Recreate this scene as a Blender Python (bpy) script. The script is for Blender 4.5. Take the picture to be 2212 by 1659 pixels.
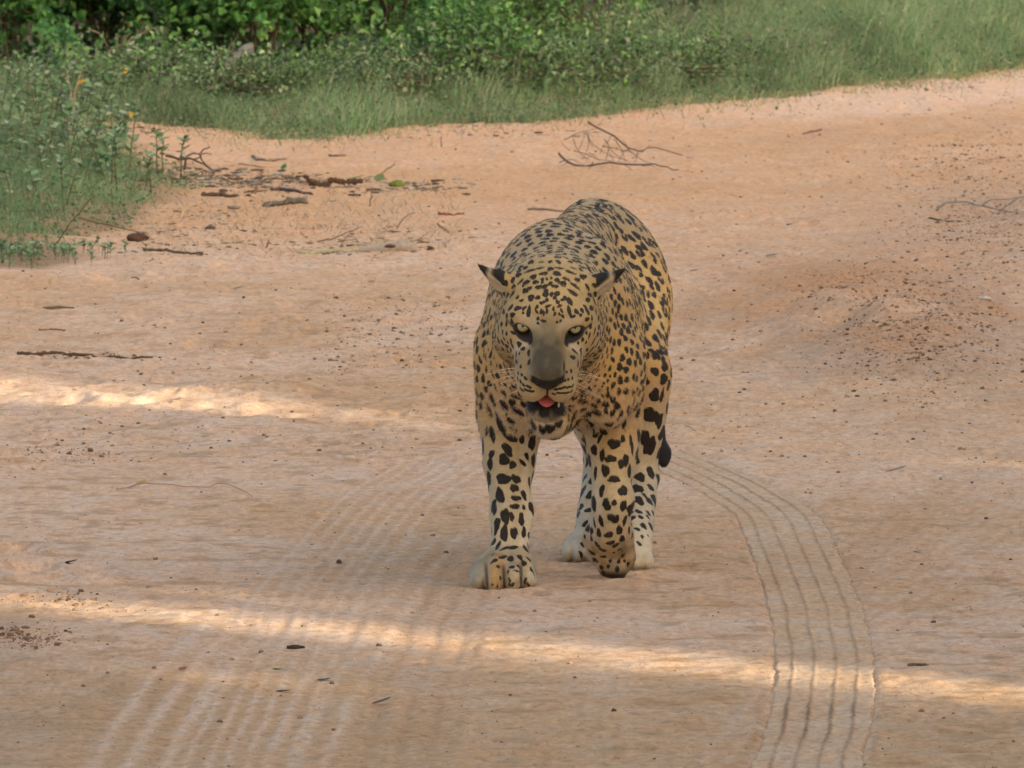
import bpy, math, random
import numpy as np
from mathutils import Vector, kdtree

for _o in list(bpy.data.objects):
    bpy.data.objects.remove(_o, do_unlink=True)
SC = bpy.context.scene
COL = SC.collection

# ------------------------------------------------------------------ camera, sky, sun, exposure
CAM_H = 1.9
FOCAL = 27500.0          # focal length in pixels of a 2212 px wide picture
PITCH = math.atan(1649.5 / FOCAL)
cam_d = bpy.data.cameras.new('camera')
cam = bpy.data.objects.new('camera', cam_d)
COL.objects.link(cam)
cam.location = (0, 0, CAM_H)
cam.rotation_euler = (math.pi / 2 - PITCH, 0, 0)
cam_d.sensor_width = 36.0
cam_d.lens = 36.0 * FOCAL / 2212.0
cam_d.clip_start = 0.5
cam_d.clip_end = 6000
cam_d.dof.use_dof = True
cam_d.dof.focus_distance = 24.75
cam_d.dof.aperture_fstop = 50
SC.camera = cam

SUN_AZ = np.array([0.64, -0.77]) / math.hypot(0.64, 0.77)   # ground direction towards the sun
SUN_EL = math.radians(15)
world = bpy.data.worlds.new('World')
SC.world = world
world.use_nodes = True
wn = world.node_tree
sky = wn.nodes.new('ShaderNodeTexSky')
sky.sky_type = 'NISHITA'
sky.sun_disc = False
sky.sun_elevation = SUN_EL
sky.sun_rotation = math.atan2(SUN_AZ[0], SUN_AZ[1])
sky.dust_density = 8.0
sky.air_density = 1.0
sky.ozone_density = 0.2
wn.links.new(sky.outputs[0], wn.nodes['Background'].inputs[0])
wn.nodes['Background'].inputs[1].default_value = 0.15
sun_d = bpy.data.lights.new('sun', 'SUN')
sun_d.energy = 2.8
sun_d.angle = math.radians(0.55)
sun_d.color = (1.0, 0.89, 0.69)
sun = bpy.data.objects.new('sun', sun_d)
COL.objects.link(sun)
_sd = Vector((SUN_AZ[0] * math.cos(SUN_EL), SUN_AZ[1] * math.cos(SUN_EL), math.sin(SUN_EL)))
sun.rotation_euler = _sd.to_track_quat('Z', 'Y').to_euler()
SC.view_settings.view_transform = 'Standard'
SC.view_settings.look = 'None'
SC.view_settings.exposure = 1.75
SC.view_settings.gamma = 1.0
SC.view_settings.use_curve_mapping = False
SC.render.resolution_x = 1024
SC.render.resolution_y = 768

rng = np.random.default_rng(7)
random.seed(7)

# ------------------------------------------------------------------ helpers
CP, SP = math.cos(PITCH), math.sin(PITCH)


def at(u, v, Y):
    """world point at depth Y seen at (u, v) of the 2212 x 1659 picture"""
    y = FOCAL * CP - (v - 829.5) * SP
    z = -FOCAL * SP - (v - 829.5) * CP
    return np.array([(u - 1106) / y * Y, Y, CAM_H + z / y * Y])


def gnd(u, v):
    """(x, y) of the flat ground seen at (u, v)"""
    y = FOCAL * CP - (v - 829.5) * SP
    z = -FOCAL * SP - (v - 829.5) * CP
    Y = -CAM_H * y / z
    return np.array([(u - 1106) / y * Y, Y])


def project(P):
    d = P - np.array([0, 0, CAM_H])
    f = d[:, 1] * CP - d[:, 2] * SP
    w = d[:, 1] * SP + d[:, 2] * CP
    return 1106 + FOCAL * d[:, 0] / f, 829.5 - FOCAL * w / f


def _hash(*c):
    h = np.zeros(np.broadcast(*c).shape, np.uint32)
    for i, a in enumerate(c):
        h ^= a.astype(np.int64).astype(np.uint32) * np.uint32((0x9E3779B1, 0x85EBCA77, 0xC2B2AE3D)[i])
        h = (h ^ (h >> np.uint32(15))) * np.uint32(0x2C1B3C6D)
    h ^= h >> np.uint32(12)
    h = h * np.uint32(0x297A2D39)
    h ^= h >> np.uint32(15)
    return h.astype(np.float32) / np.float32(4294967295.0)


def noise2(x, y, seed=0):
    xi, yi = np.floor(x), np.floor(y)
    fx, fy = x - xi, y - yi
    fx = fx * fx * (3 - 2 * fx)
    fy = fy * fy * (3 - 2 * fy)
    xi = xi + seed * 131
    a, b = _hash(xi, yi), _hash(xi + 1, yi)
    c, d = _hash(xi, yi + 1), _hash(xi + 1, yi + 1)
    return ((a * (1 - fx) + b * fx) * (1 - fy) + (c * (1 - fx) + d * fx) * fy) * 2 - 1


def noise3(x, y, z, seed=0):
    xi, yi, zi = np.floor(x), np.floor(y), np.floor(z)
    fx, fy, fz = x - xi, y - yi, z - zi
    fx, fy, fz = (t * t * (3 - 2 * t) for t in (fx, fy, fz))
    xi = xi + seed * 131
    r = 0
    for i in (0, 1):
        for j in (0, 1):
            for k in (0, 1):
                r = r + _hash(xi + i, yi + j, zi + k) * (fx if i else 1 - fx) * (fy if j else 1 - fy) * (fz if k else 1 - fz)
    return r * 2 - 1


def fbm2(x, y, n=4, seed=0):
    r, a = 0, 1.0
    for i in range(n):
        r = r + a * noise2(x, y, seed + i)
        x, y, a = x * 2.03, y * 2.03, a * 0.5
    return r


def sstep(a, b, x):
    t = np.clip((x - a) / (b - a), 0, 1)
    return t * t * (3 - 2 * t)


def mesh_np(name, V, F, smooth=True):
    """mesh from arrays; F is (n,3) or (n,4)"""
    me = bpy.data.meshes.new(name)
    V = np.ascontiguousarray(V, np.float32)
    F = np.ascontiguousarray(F, np.int32)
    n, k = F.shape
    me.vertices.add(len(V))
    me.vertices.foreach_set('co', V.ravel())
    me.loops.add(n * k)
    me.loops.foreach_set('vertex_index', F.ravel())
    me.polygons.add(n)
    me.polygons.foreach_set('loop_start', np.arange(0, n * k, k, dtype=np.int32))
    me.polygons.foreach_set('use_smooth', np.full(n, smooth, bool))
    me.update(calc_edges=True)
    me.validate()
    return me


def vcol(me, rgb, name='Col'):
    a = me.attributes.new(name, 'FLOAT_COLOR', 'POINT')
    c = np.ones((len(rgb), 4), np.float32)
    c[:, :3] = rgb
    a.data.foreach_set('color', c.ravel())


def vfloat(me, val, name):
    a = me.attributes.new(name, 'FLOAT', 'POINT')
    a.data.foreach_set('value', np.ascontiguousarray(val, np.float32))


def link(name, me, mat=None, parent=None, loc=None):
    o = bpy.data.objects.new(name, me)
    COL.objects.link(o)
    if mat is not None and not me.materials:
        me.materials.append(mat)
    if parent is not None:
        o.parent = parent
    if loc is not None:
        o.location = loc
    return o


def tag(o, label=None, cat=None, group=None, kind=None):
    if label:
        o['label'] = label
    if cat:
        o['category'] = cat
    if group:
        o['group'] = group
    if kind:
        o['kind'] = kind
    return o


def empty(name, loc=(0, 0, 0), rz=0):
    o = bpy.data.objects.new(name, None)
    o.empty_display_size = 0.05
    COL.objects.link(o)
    o.location = loc
    o.rotation_euler = (0, 0, rz)
    return o


class MB:
    """collects triangles / quads (as triangles) with colours"""

    def __init__(s):
        s.V, s.F, s.C, s.n = [], [], [], 0

    def add(s, V, F, c):
        V = np.asarray(V, float).reshape(-1, 3)
        F = np.asarray(F, int)
        if F.shape[1] == 4:
            F = np.vstack([F[:, [0, 1, 2]], F[:, [0, 2, 3]]])
        c = np.asarray(c, float)
        if c.ndim == 1:
            c = np.repeat(c[None], len(V), 0)
        s.V.append(V)
        s.F.append(F + s.n)
        s.C.append(c)
        s.n += len(V)

    def tube(s, pts, rad, c, n=6, cap=True):
        pts = np.asarray(pts, float)
        m = len(pts)
        rad = np.broadcast_to(np.asarray(rad, float), (m,))
        tan = np.gradient(pts, axis=0)
        tan /= np.linalg.norm(tan, axis=1)[:, None] + 1e-9
        up = np.array([0.13, 0.31, 0.94]) if abs(tan[0, 2]) < 0.8 else np.array([0.9, 0.4, 0.1])
        V = []
        for i in range(m):
            a = np.cross(tan[i], up)
            a /= np.linalg.norm(a) + 1e-9
            b = np.cross(a, tan[i])
            th = np.arange(n) * 2 * math.pi / n
            V.append(pts[i] + rad[i] * (np.cos(th)[:, None] * a + np.sin(th)[:, None] * b))
        V = np.vstack(V)
        F = []
        for i in range(m - 1):
            for j in range(n):
                F.append((i * n + j, i * n + (j + 1) % n, (i + 1) * n + (j + 1) % n, (i + 1) * n + j))
        F = [(f[0], f[1], f[2]) for f in F] + [(f[0], f[2], f[3]) for f in F]
        if cap:
            V = np.vstack([V, pts[0], pts[-1]])
            k = m * n
            for j in range(n):
                F.append((k, (j + 1) % n, j))
                F.append((k + 1, (m - 1) * n + j, (m - 1) * n + (j + 1) % n))
        s.add(V, F, c)

    def mesh(s, name, smooth=True):
        me = mesh_np(name, np.vstack(s.V), np.vstack(s.F), smooth)
        vcol(me, np.vstack(s.C))
        return me


class NT:
    """tiny node-tree helper"""

    def __init__(s, name):
        s.m = bpy.data.materials.new(name)
        s.m.use_nodes = True
        s.t = s.m.node_tree
        s.b = s.t.nodes['Principled BSDF']

    def n(s, typ, **kw):
        nd = s.t.nodes.new('ShaderNode' + typ)
        for k, v in kw.items():
            setattr(nd, k, v)
        return nd

    def l(s, a, b):
        s.t.links.new(a, b)

    def set(s, **kw):
        for k, v in kw.items():
            s.b.inputs[k.replace('_', ' ')].default_value = v

    def noise(s, scale, detail=3, rough=0.55, vec=None):
        nd = s.n('TexNoise')
        nd.inputs['Scale'].default_value = scale
        nd.inputs['Detail'].default_value = detail
        nd.inputs['Roughness'].default_value = rough
        if vec is None:
            vec = s.n('TexCoord').outputs['Object']
        s.l(vec, nd.inputs['Vector'])
        return nd.outputs['Fac']

    def math(s, op, a, b=None):
        nd = s.n('Math', operation=op)
        for i, x in enumerate((a, b)):
            if x is None:
                continue
            if isinstance(x, (int, float)):
                nd.inputs[i].default_value = x
            else:
                s.l(x, nd.inputs[i])
        return nd.outputs[0]

    def ramp(s, fac, lo, hi):
        nd = s.n('MapRange', interpolation_type='SMOOTHSTEP')
        s.l(fac, nd.inputs[0])
        nd.inputs[1].default_value = lo
        nd.inputs[2].default_value = hi
        return nd.outputs[0]

    def mix(s, fac, a, b, mode='MIX'):
        nd = s.n('Mix', data_type='RGBA', blend_type=mode)
        if isinstance(fac, (int, float)):
            nd.inputs[0].default_value = fac
        else:
            s.l(fac, nd.inputs[0])
        for i, x in ((6, a), (7, b)):
            if isinstance(x, tuple):
                nd.inputs[i].default_value = (*x, 1)
            else:
                s.l(x, nd.inputs[i])
        return nd.outputs[2]

    def attr(s, name):
        return s.n('Attribute', attribute_name=name)

    def bump(s, h, strength, dist):
        nd = s.n('Bump')
        nd.inputs['Strength'].default_value = strength
        nd.inputs['Distance'].default_value = dist
        s.l(h, nd.inputs['Height'])
        s.l(nd.outputs[0], s.b.inputs['Normal'])


def scale_col(s, col, fac):
    """col * fac with fac a float socket"""
    nd = s.n('Vector' + 'Math', operation='SCALE')
    s.l(col, nd.inputs[0])
    s.l(fac, nd.inputs['Scale'])
    return nd.outputs[0]


def mat_vcol(name, rough=0.8, nscale=40, namp=0.25, spec=0.25, bump=0.0, bscale=120, transl=0.0):
    m = NT(name)
    c = m.attr('Col').outputs['Color']
    f = m.math('MULTIPLY_ADD', m.noise(nscale), namp * 2)
    f.node.inputs[2].default_value = 1 - namp
    c = scale_col(m, c, f)
    m.l(c, m.b.inputs['Base Color'])
    m.set(Roughness=rough)
    m.b.inputs['Specular IOR Level'].default_value = spec
    if bump:
        m.bump(m.noise(bscale, 4), bump, 0.004)
    if transl:
        tr = m.n('BsdfTranslucent')
        m.l(c, tr.inputs['Color'])
        mx = m.n('MixShader')
        mx.inputs[0].default_value = transl
        m.l(m.b.outputs[0], mx.inputs[1])
        m.l(tr.outputs[0], mx.inputs[2])
        m.l(mx.outputs[0], m.t.nodes['Material Output'].inputs[0])
    return m.m


# ------------------------------------------------------------------ the ground: one sheet, finer where it is looked at closely
def polyline_dist(x, y, pts):
    """signed lateral offset and arc length to a polyline (x, y arrays)"""
    pts = np.asarray(pts, float)
    best = np.full(x.shape, 1e9)
    lat = np.zeros(x.shape)
    arc = np.zeros(x.shape)
    s0 = 0.0
    for a, b in zip(pts[:-1], pts[1:]):
        d = b - a
        L = np.hypot(*d)
        d = d / L
        t = np.clip((x - a[0]) * d[0] + (y - a[1]) * d[1], 0, L)
        ex, ey = x - a[0] - t * d[0], y - a[1] - t * d[1]
        e = ex * ex + ey * ey
        m = e < best
        best = np.where(m, e, best)
        lat = np.where(m, (d[0] * (y - a[1]) - d[1] * (x - a[0])) * -1, lat)
        arc = np.where(m, s0 + t, arc)
        s0 += L
    return lat, arc, np.sqrt(best)


def smooth_line(P, n=12):
    P = np.asarray(P, float)
    out = []
    for i in range(len(P) - 1):
        p0, p1, p2, p3 = P[max(i - 1, 0)], P[i], P[i + 1], P[min(i + 2, len(P) - 1)]
        for t in np.linspace(0, 1, n, endpoint=False):
            out.append(0.5 * ((2 * p1) + (-p0 + p2) * t + (2 * p0 - 5 * p1 + 4 * p2 - p3) * t * t + (-p0 + 3 * p1 - 3 * p2 + p3) * t ** 3))
    out.append(P[-1])
    return np.array(out)


# wheel tracks: centre line, half width, offsets of the ribs, how fresh
TRACKS = []


def add_track(px, hw, ribs, fresh, rib_w=0.006, rib_h=0.007, lugs=0.0, strip=None):
    TRACKS.append((smooth_line([gnd(*p) for p in px], 5), hw, ribs, fresh, rib_w, rib_h, lugs, strip))


add_track([(1728, 1800), (1743, 1650), (1774, 1545), (1782, 1440), (1764, 1320), (1714, 1186), (1685, 1119), (1662, 1097), (1595, 1056), (1488, 1007), (1415, 974)],
          0.094, (-0.060, -0.021, 0.019, 0.058), 1.0, 0.0034, 0.0034, 0.4, 'fresh tyre track with four dark ribs curving past the leopard')
add_track([(470, 1760), (500, 1630), (575, 1475), (640, 1340), (690, 1258), (770, 1165), (850, 1075), (960, 1000)],
          0.125, (-0.108, -0.072, -0.035, -0.004, 0.030, 0.064, 0.100), 0.48, 0.0062, 0.0055, 0.3)
add_track([(590, 1780), (640, 1640), (700, 1510), (770, 1390), (830, 1300), (885, 1225), (940, 1160)], 0.075, (-0.050, 0.0, 0.05), 0.40, 0.0105, 0.006, 0.2)
add_track([(850, 1780), (868, 1600), (895, 1500), (948, 1355), (1000, 1265), (1040, 1190)],
          0.085, (-0.055, 0.0, 0.05), 0.6, 0.0095, -0.0090, 0.3)
add_track([(1600, 1640), (1800, 1395), (1960, 1290), (2100, 1180), (2260, 1070)], 0.10, (-0.06, -0.02, 0.02, 0.06), 0.28, 0.012, 0.007, 0.3)
add_track([(1720, 1300), (1880, 1178), (2090, 1034), (2230, 960)], 0.06, (-0.04, 0.0, 0.04), 0.35, 0.010, -0.006, 0.2)
add_track([(240, 1720), (330, 1560), (420, 1440), (520, 1330)], 0.10, (-0.06, 0.0, 0.06), 0.55, 0.012, 0.006, 0.2)
add_track([(1640, 1180), (1700, 1100), (1790, 990), (1850, 910)], 0.09, (-0.05, 0.0, 0.05), 0.22, 0.012, 0.006, 0.2)

HOLLOWS = []            # footprints and dents: x, y, rx, ry, depth
for (u, v, ru, ry, dp) in ((70, 1232, 62, 0.16, 0.030), (205, 1247, 45, 0.12, 0.024), (70, 1300, 60, 0.12, 0.016), (110, 940, 60, 0.12, 0.02), (75, 1010, 45, 0.1, 0.02),
                           (250, 862, 50, 0.10, 0.022), (330, 872, 45, 0.09, 0.02), (480, 885, 55, 0.1, 0.018), (170, 868, 45, 0.09, 0.018), (640, 905, 70, 0.1, 0.014),
                           (430, 745, 40, 0.12, 0.016), (300, 690, 40, 0.12, 0.016), (560, 700, 45, 0.12, 0.014), (700, 745, 40, 0.12, 0.014), (640, 660, 50, 0.15, 0.014), (820, 760, 40, 0.1, 0.012),
                           (880, 700, 38, 0.12, 0.012), (505, 575, 60, 0.2, 0.016), (60, 660, 70, 0.2, 0.02), (240, 600, 60, 0.2, 0.018), (35, 1190, 60, 0.14, 0.02), (20, 985, 50, 0.12, 0.025)):
    p = gnd(u, v)
    HOLLOWS.append((p[0], p[1], ru / FOCAL * p[1], ry, dp * (0.55 if 27 < p[1] < 33 else 0.9)))
_hr = np.random.default_rng(3)
for _ in range(150):
    p = gnd(_hr.uniform(-50, 1000), _hr.uniform(560, 1010))
    HOLLOWS.append((p[0], p[1], _hr.uniform(0.012, 0.04), _hr.uniform(0.03, 0.09), _hr.uniform(0.004, 0.012)))
for _ in range(60):
    p = gnd(_hr.uniform(1400, 2260), _hr.uniform(330, 900))
    HOLLOWS.append((p[0], p[1], _hr.uniform(0.015, 0.05), _hr.uniform(0.04, 0.12), _hr.uniform(0.003, 0.010)))

for (px_, py_, rx_, ry_) in ((-0.012, 24.985, 0.072, 0.085), (0.196, 25.215, 0.045, 0.05), (0.238, 25.46, 0.046, 0.07), (0.146, 25.69, 0.046, 0.07)):
    HOLLOWS.append((px_, py_, rx_, ry_, 0.020))                # sand pressed up round the paws
VERGE = smooth_line([gnd(*p) for p in ((-1500, 300), (-600, 285), (240, 268), (480, 280), (700, 285), (900, 266), (1080, 258), (1250, 250), (1420, 232), (1590, 213), (1830, 190), (2212, 155), (2700, 118), (3600, 60))], 8)
MOUND_P = gnd(1930, 720)
NEAR_PATCH = smooth_line([gnd(*p) for p in ((-500, 600), (-100, 590), (120, 575), (215, 520), (300, 470), (400, 420), (420, 385), (340, 330), (260, 290), (150, 262))], 6)


def track_fields(x, y):
    """height, how compacted, and rib shading of all wheel tracks"""
    H_ = np.zeros(x.shape)
    comp_ = np.zeros(x.shape)
    rib_ = np.zeros(x.shape)
    pale_ = np.zeros(x.shape)
    for (line, hw, ribs, fresh, rw, rh, lugs, strip) in TRACKS:
        lo, hi = line.min(0) - hw - 0.1, line.max(0) + hw + 0.1
        sel = np.nonzero((x > lo[0]) & (x < hi[0]) & (y > lo[1]) & (y < hi[1]))[0]
        if not len(sel):
            continue
        xs_, ys_ = x[sel], y[sel]
        lat, arc, dist = polyline_dist(xs_, ys_, line)
        nr = dist < hw + 0.09
        sel, xs_, ys_, lat, arc, dist = sel[nr], xs_[nr], ys_[nr], lat[nr], arc[nr], dist[nr]
        if not len(sel):
            continue
        l2 = lat + track_wobble(arc)
        fade = fresh * (0.80 + 0.30 * noise2(arc * 1.1, arc * 0, 9))
        edge = sstep(hw + 0.010, hw - 0.004, dist + 0.006 * noise2(xs_ * 60, ys_ * 30, 4))
        h = (-0.003 if strip else -0.006) * edge * fade
        if strip:
            h = h - 0.010 * sstep(hw - 0.002, hw - 0.012, dist)
        h = h + 0.0022 * fade * np.exp(-((dist - hw - 0.014) / 0.012) ** 2) * (0.5 + noise2(xs_ * 40, ys_ * 20, 8))   # thrown-up rim
        rib = np.zeros(len(sel))
        if not strip:
            for r in ribs:
                jag = 0.0030 * noise2(arc * 55, arc * 0 + r * 50, 2)
                g = np.exp(-((l2 - r + jag) / rw) ** 2) * (dist < hw + 0.03)
                h = h + rh * g * fade * (0.75 + 0.5 * noise2(arc * 20, arc * 0 + r * 9, 7))
                rib = np.where(g * fade > np.abs(rib), g * fade * (1 if rh < 0 else -1), rib)
        if lugs:                                     # marks of the tread blocks at the shoulder of the tyre
            lug = (np.abs(np.abs(l2 - 0.008) - hw - 0.012) < 0.016) * np.maximum(0, np.sin(arc * 2 * math.pi / 0.085 + 2 * noise2(arc * 3, arc * 0, 1)))
            h = h - 0.009 * lug * fade * lugs * (l2 < 0)
            lg = 0.6 * lug * lugs * fade * (l2 < 0)
            rib = np.where(lg > np.abs(rib), lg, rib)
        H_[sel] += h
        comp_[sel] = np.maximum(comp_[sel], edge * fade)
        if not strip:
            pale_[sel] = np.maximum(pale_[sel], edge * fade)
        rib_[sel] = np.where(np.abs(rib) > np.abs(rib_[sel]), rib, rib_[sel])
    GRID['press'] = pale_
    return H_, comp_, rib_


def track_wobble(arc):
    return 0.0010 * noise2(arc * 16, arc * 0 + 3.3, 5) + 0.0050 * noise2(arc * 2.2, arc * 0 + 1.7, 6)


def ground_detail(x, y):
    """height and surface fields"""
    h0, comp, rib = track_fields(x, y)
    road = sstep(20, 22, y) * 0 + 1
    soft = sstep(27.0, 31.0, y)                                   # loose trampled sand further out
    fine = noise2(x * 26, y * 17, 21) * 0.55 + noise2(x * 55, y * 30, 22) * 0.45
    fine += 0.6 * noise2(x * 11, y * 9, 23)
    amp = 0.0042 * (1 - 0.88 * np.clip(comp * 1.3, 0, 1)) * (0.45 + 0.75 * sstep(-0.5, 0.5, noise2(x * 1.3, y * 0.7, 31)))
    h = fine * amp
    # thin trampled crust: dashes across the road
    h += 0.0055 * np.maximum(0, noise2(x * 17, y * 15, 41)) ** 2 * (1 - np.clip(comp * 1.4, 0, 1))
    h += soft * (0.010 * fbm2(x * 3.1, y * 1.9, 3, 51) + 0.006 * noise2(x * 9, y * 6, 53))
    h += h0
    for (hx_, hy_, rx, ry, dp) in HOLLOWS:
        m = (np.abs(x - hx_) < 2.4 * rx) & (np.abs(y - hy_) < 2.4 * ry)
        if not m.any():
            continue
        d = np.hypot((x[m] - hx_) / rx, (y[m] - hy_) / ry) * (1 + 0.2 * noise2(x[m] * 22, y[m] * 12, 61))
        h[m] += dp * (-sstep(1.0, 0.35, d) + 0.45 * np.exp(-((d - 1.25) / 0.28) ** 2))
    # low heap of gravel beside the track, bank under the verge
    dm = np.hypot((x - MOUND_P[0] + 0.05 * (y - MOUND_P[1])) / 0.36, (y - MOUND_P[1]) / 1.9)
    h += 0.105 * np.exp(-dm ** 2) * (0.8 + 0.4 * noise2(x * 7, y * 3, 71))
    dm = np.hypot((x - 1.75) / 0.7, (y - 38.5) / 3.0)
    h += 0.05 * np.exp(-dm ** 2)
    flat = np.exp(-(((x - 0.09) / 0.38) ** 2 + ((y - 25.25) / 0.75) ** 2))
    h *= 1 - 0.55 * flat
    return h, comp, rib


def verge_side(x, y):
    """metres past the edge of the vegetation (positive inside it)"""
    yv = np.interp(x, VERGE[:, 0], VERGE[:, 1])
    return y - yv


def patch_side(x, y):
    """positive inside the weedy patch near the edge of the track"""
    o = np.argsort(NEAR_PATCH[:, 1])
    xv = np.interp(y, NEAR_PATCH[o, 1], NEAR_PATCH[o, 0])
    w = xv - x
    return np.where((y > 37.0) & (y < 48.6), w, -1.0)


GRID = {}


def ground_z(x, y):
    """height of the built sheet"""
    x = np.atleast_1d(np.asarray(x, float))
    y = np.atleast_1d(np.asarray(y, float))
    xs, ys, Zg = GRID['xs'], GRID['ys'], GRID['z']
    i = np.clip(np.searchsorted(xs, x) - 1, 0, len(xs) - 2)
    j = np.clip(np.searchsorted(ys, y) - 1, 0, len(ys) - 2)
    tx = (x - xs[i]) / (xs[i + 1] - xs[i])
    ty = (y - ys[j]) / (ys[j + 1] - ys[j])
    return (Zg[j, i] * (1 - tx) + Zg[j, i + 1] * tx) * (1 - ty) + (Zg[j + 1, i] * (1 - tx) + Zg[j + 1, i + 1] * tx) * ty


SAND = []


def build_ground():
    def ax(parts):
        out = [parts[0][0]]
        for a, b, hh in parts:
            k = max(1, int(round((b - a) / hh)))
            out.extend(list(np.linspace(a, b, k + 1)[1:]))
        return np.array(out)
    xs = ax([(-2000, -200, 450), (-200, -40, 20), (-40, -8, 4), (-8, -2.6, 0.3), (-2.6, -1.1, 0.022), (-1.1, 1.15, 0.0068), (1.15, 2.7, 0.02), (2.7, 8, 0.3), (8, 40, 4), (40, 200, 20), (200, 2000, 450)])
    ys = ax([(-300, 0, 60), (0, 18, 1.5), (18, 20.6, 0.2), (20.6, 27.2, 0.0165), (27.2, 33.0, 0.030), (33, 42, 0.05), (42, 56, 0.11), (56, 80, 1.0), (80, 300, 20), (300, 3000, 300)])
    gx, gy = np.meshgrid(xs, ys)
    x, y = gx.ravel(), gy.ravel()
    nx, ny = len(xs), len(ys)
    h, comp, rib = ground_detail(x, y)
    press = GRID['press']
    vs, ps = verge_side(x, y), patch_side(x, y)
    z = h + 0.05 * sstep(0.0, 2.0, vs) + 0.03 * sstep(0.0, 0.5, ps)
    z *= 1 - sstep(60, 90, y)
    GRID.update(xs=xs, ys=ys, z=z.reshape(ny, nx))
    V = np.stack([x, y, z], 1)
    i = np.arange(ny - 1)[:, None] * nx + np.arange(nx - 1)[None]
    i = i.ravel()
    F = np.stack([i, i + 1, i + nx + 1, i + nx], 1)
    # colours of the sand, with some shading painted in
    pink = np.array([0.566, 0.386, 0.260])
    orange = np.array([0.492, 0.305, 0.166])
    ochre = np.array([0.435, 0.268, 0.128])
    C = np.repeat(pink[None], len(V), 0)

    def lerp(C, c2, w):
        return C + (np.asarray(c2) - C) * np.clip(w, 0, 1)[:, None]
    n1 = fbm2(x * 0.9, y * 0.42, 3, 81)
    n2 = fbm2(x * 3.0, y * 1.1, 3, 85)
    C = lerp(C, orange, sstep(-0.55, 0.75, n1 + 0.35 * n2) * 0.85)
    C = lerp(C, ochre, sstep(0.1, 1.0, n2) * 0.5 * sstep(26, 22, y))
    C = lerp(C, ochre * 0.95, 0.65 * sstep(24.2, 21.6, y))
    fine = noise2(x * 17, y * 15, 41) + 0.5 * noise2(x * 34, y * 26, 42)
    C = lerp(C, ochre * 0.72, sstep(-0.15, -0.85, fine) * 0.55 * (1 - np.clip(comp * 1.3, 0, 1)) * sstep(45, 30, y))  # low spots of the fine relief darkened: shade painted into the colour
    dm = np.hypot((x - MOUND_P[0]) / 0.60, (y - MOUND_P[1]) / 3.4)
    C = lerp(C, pink * 1.08, sstep(0.25, 0.6, x) * sstep(26.5, 28.5, y) * sstep(38, 34, y) * 0.6 * (1 - np.exp(-dm ** 2)))
    C = lerp(C, pink * 1.0, np.clip(comp - press, 0, 1) * 0.7)
    C = lerp(C, orange * 0.88, np.clip(press * 1.2, 0, 1) * 0.55)                        # pressed sand is paler
    C = lerp(C, orange * 0.70, np.clip(rib, 0, 1) * 0.75)  # grooves and tread marks darkened, their shade painted in
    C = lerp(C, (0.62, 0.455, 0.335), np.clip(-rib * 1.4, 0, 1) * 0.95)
    C = lerp(C, orange * (1.05, 1.0, 1.0), sstep(36, 41, y) * 0.55)
    # pale worn strip of the crossing track at the far side
    d = -vs
    C = lerp(C, (0.60, 0.43, 0.32), sstep(0.4, 1.4, x) * sstep(0.0, 0.3, d) * sstep(4.2, 2.0, d) * 0.75)
    C = lerp(C, (0.44, 0.28, 0.17), sstep(0.3, 1.2, x) * np.exp(-((d - 4.6) / 1.3) ** 2) * 0.55)
    # orange heap with slope shading painted into the colour, grey grit beside it
    dm = np.hypot((x - MOUND_P[0]) / 0.55, (y - MOUND_P[1]) / 3.0)
    C = lerp(C, (0.33, 0.225, 0.150), np.exp(-dm ** 2) * sstep(-0.3, 0.5, noise2(x * 4, y * 0.9, 91)) * 0.75)
    dm2 = np.hypot((x - MOUND_P[0] + 0.06) / 0.38, (y - MOUND_P[1] - 1.8) / 2.2)
    C = lerp(C, (0.415, 0.222, 0.105), np.exp(-dm2 ** 2) * 0.85)
    C = lerp(C, (0.44, 0.235, 0.110), np.exp(-dm ** 2) * sstep(0.15, 0.6, noise2(x * 3, y * 0.7, 93)) * 0.6)
    dm = np.hypot((x - 1.75) / 0.55, (y - 40.0) / 3.4)
    C = lerp(C, (0.30, 0.205, 0.140), np.exp(-dm ** 2) * 0.55)
    # shadow grey painted into the sand at the left border
    C = lerp(C, (0.36, 0.27, 0.20), sstep(-0.45, -1.0, x) * sstep(27.5, 24, y) * 0.45 * (0.6 + 0.5 * n2))
    # litter-stained soil under plants
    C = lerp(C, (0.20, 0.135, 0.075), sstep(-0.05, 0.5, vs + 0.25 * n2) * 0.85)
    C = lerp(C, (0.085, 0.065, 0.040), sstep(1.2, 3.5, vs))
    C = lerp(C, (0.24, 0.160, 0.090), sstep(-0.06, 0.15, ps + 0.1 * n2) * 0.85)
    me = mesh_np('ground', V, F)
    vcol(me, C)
    m = NT('sand')
    col = m.attr('Col').outputs['Color']
    tc = m.n('TexCoord').outputs['Object']
    mp = m.n('Mapping')
    mp.inputs['Scale'].default_value = (1, 0.45, 1)
    m.l(tc, mp.inputs['Vector'])
    g1 = m.noise(48, 5, 0.62, mp.outputs[0])
    g2 = m.noise(260, 3, 0.6, mp.outputs[0])
    g3 = m.noise(9, 4, 0.6, mp.outputs[0])
    f = m.math('ADD', m.math('MULTIPLY', m.math('SUBTRACT', g1, 0.5), 0.85), m.math('MULTIPLY', m.math('SUBTRACT', g2, 0.5), 0.55))
    f = m.math('ADD', f, m.math('MULTIPLY', m.math('SUBTRACT', g3, 0.5), 0.35))
    f = m.math('ADD', f, 1.0)
    mp2 = m.n('Mapping')
    mp2.inputs['Scale'].default_value = (1, 0.36, 1)
    m.l(tc, mp2.inputs['Vector'])
    g4 = m.noise(62, 3, 0.5, mp2.outputs[0])
    g5 = m.noise(120, 2, 0.5, mp2.outputs[0])
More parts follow.
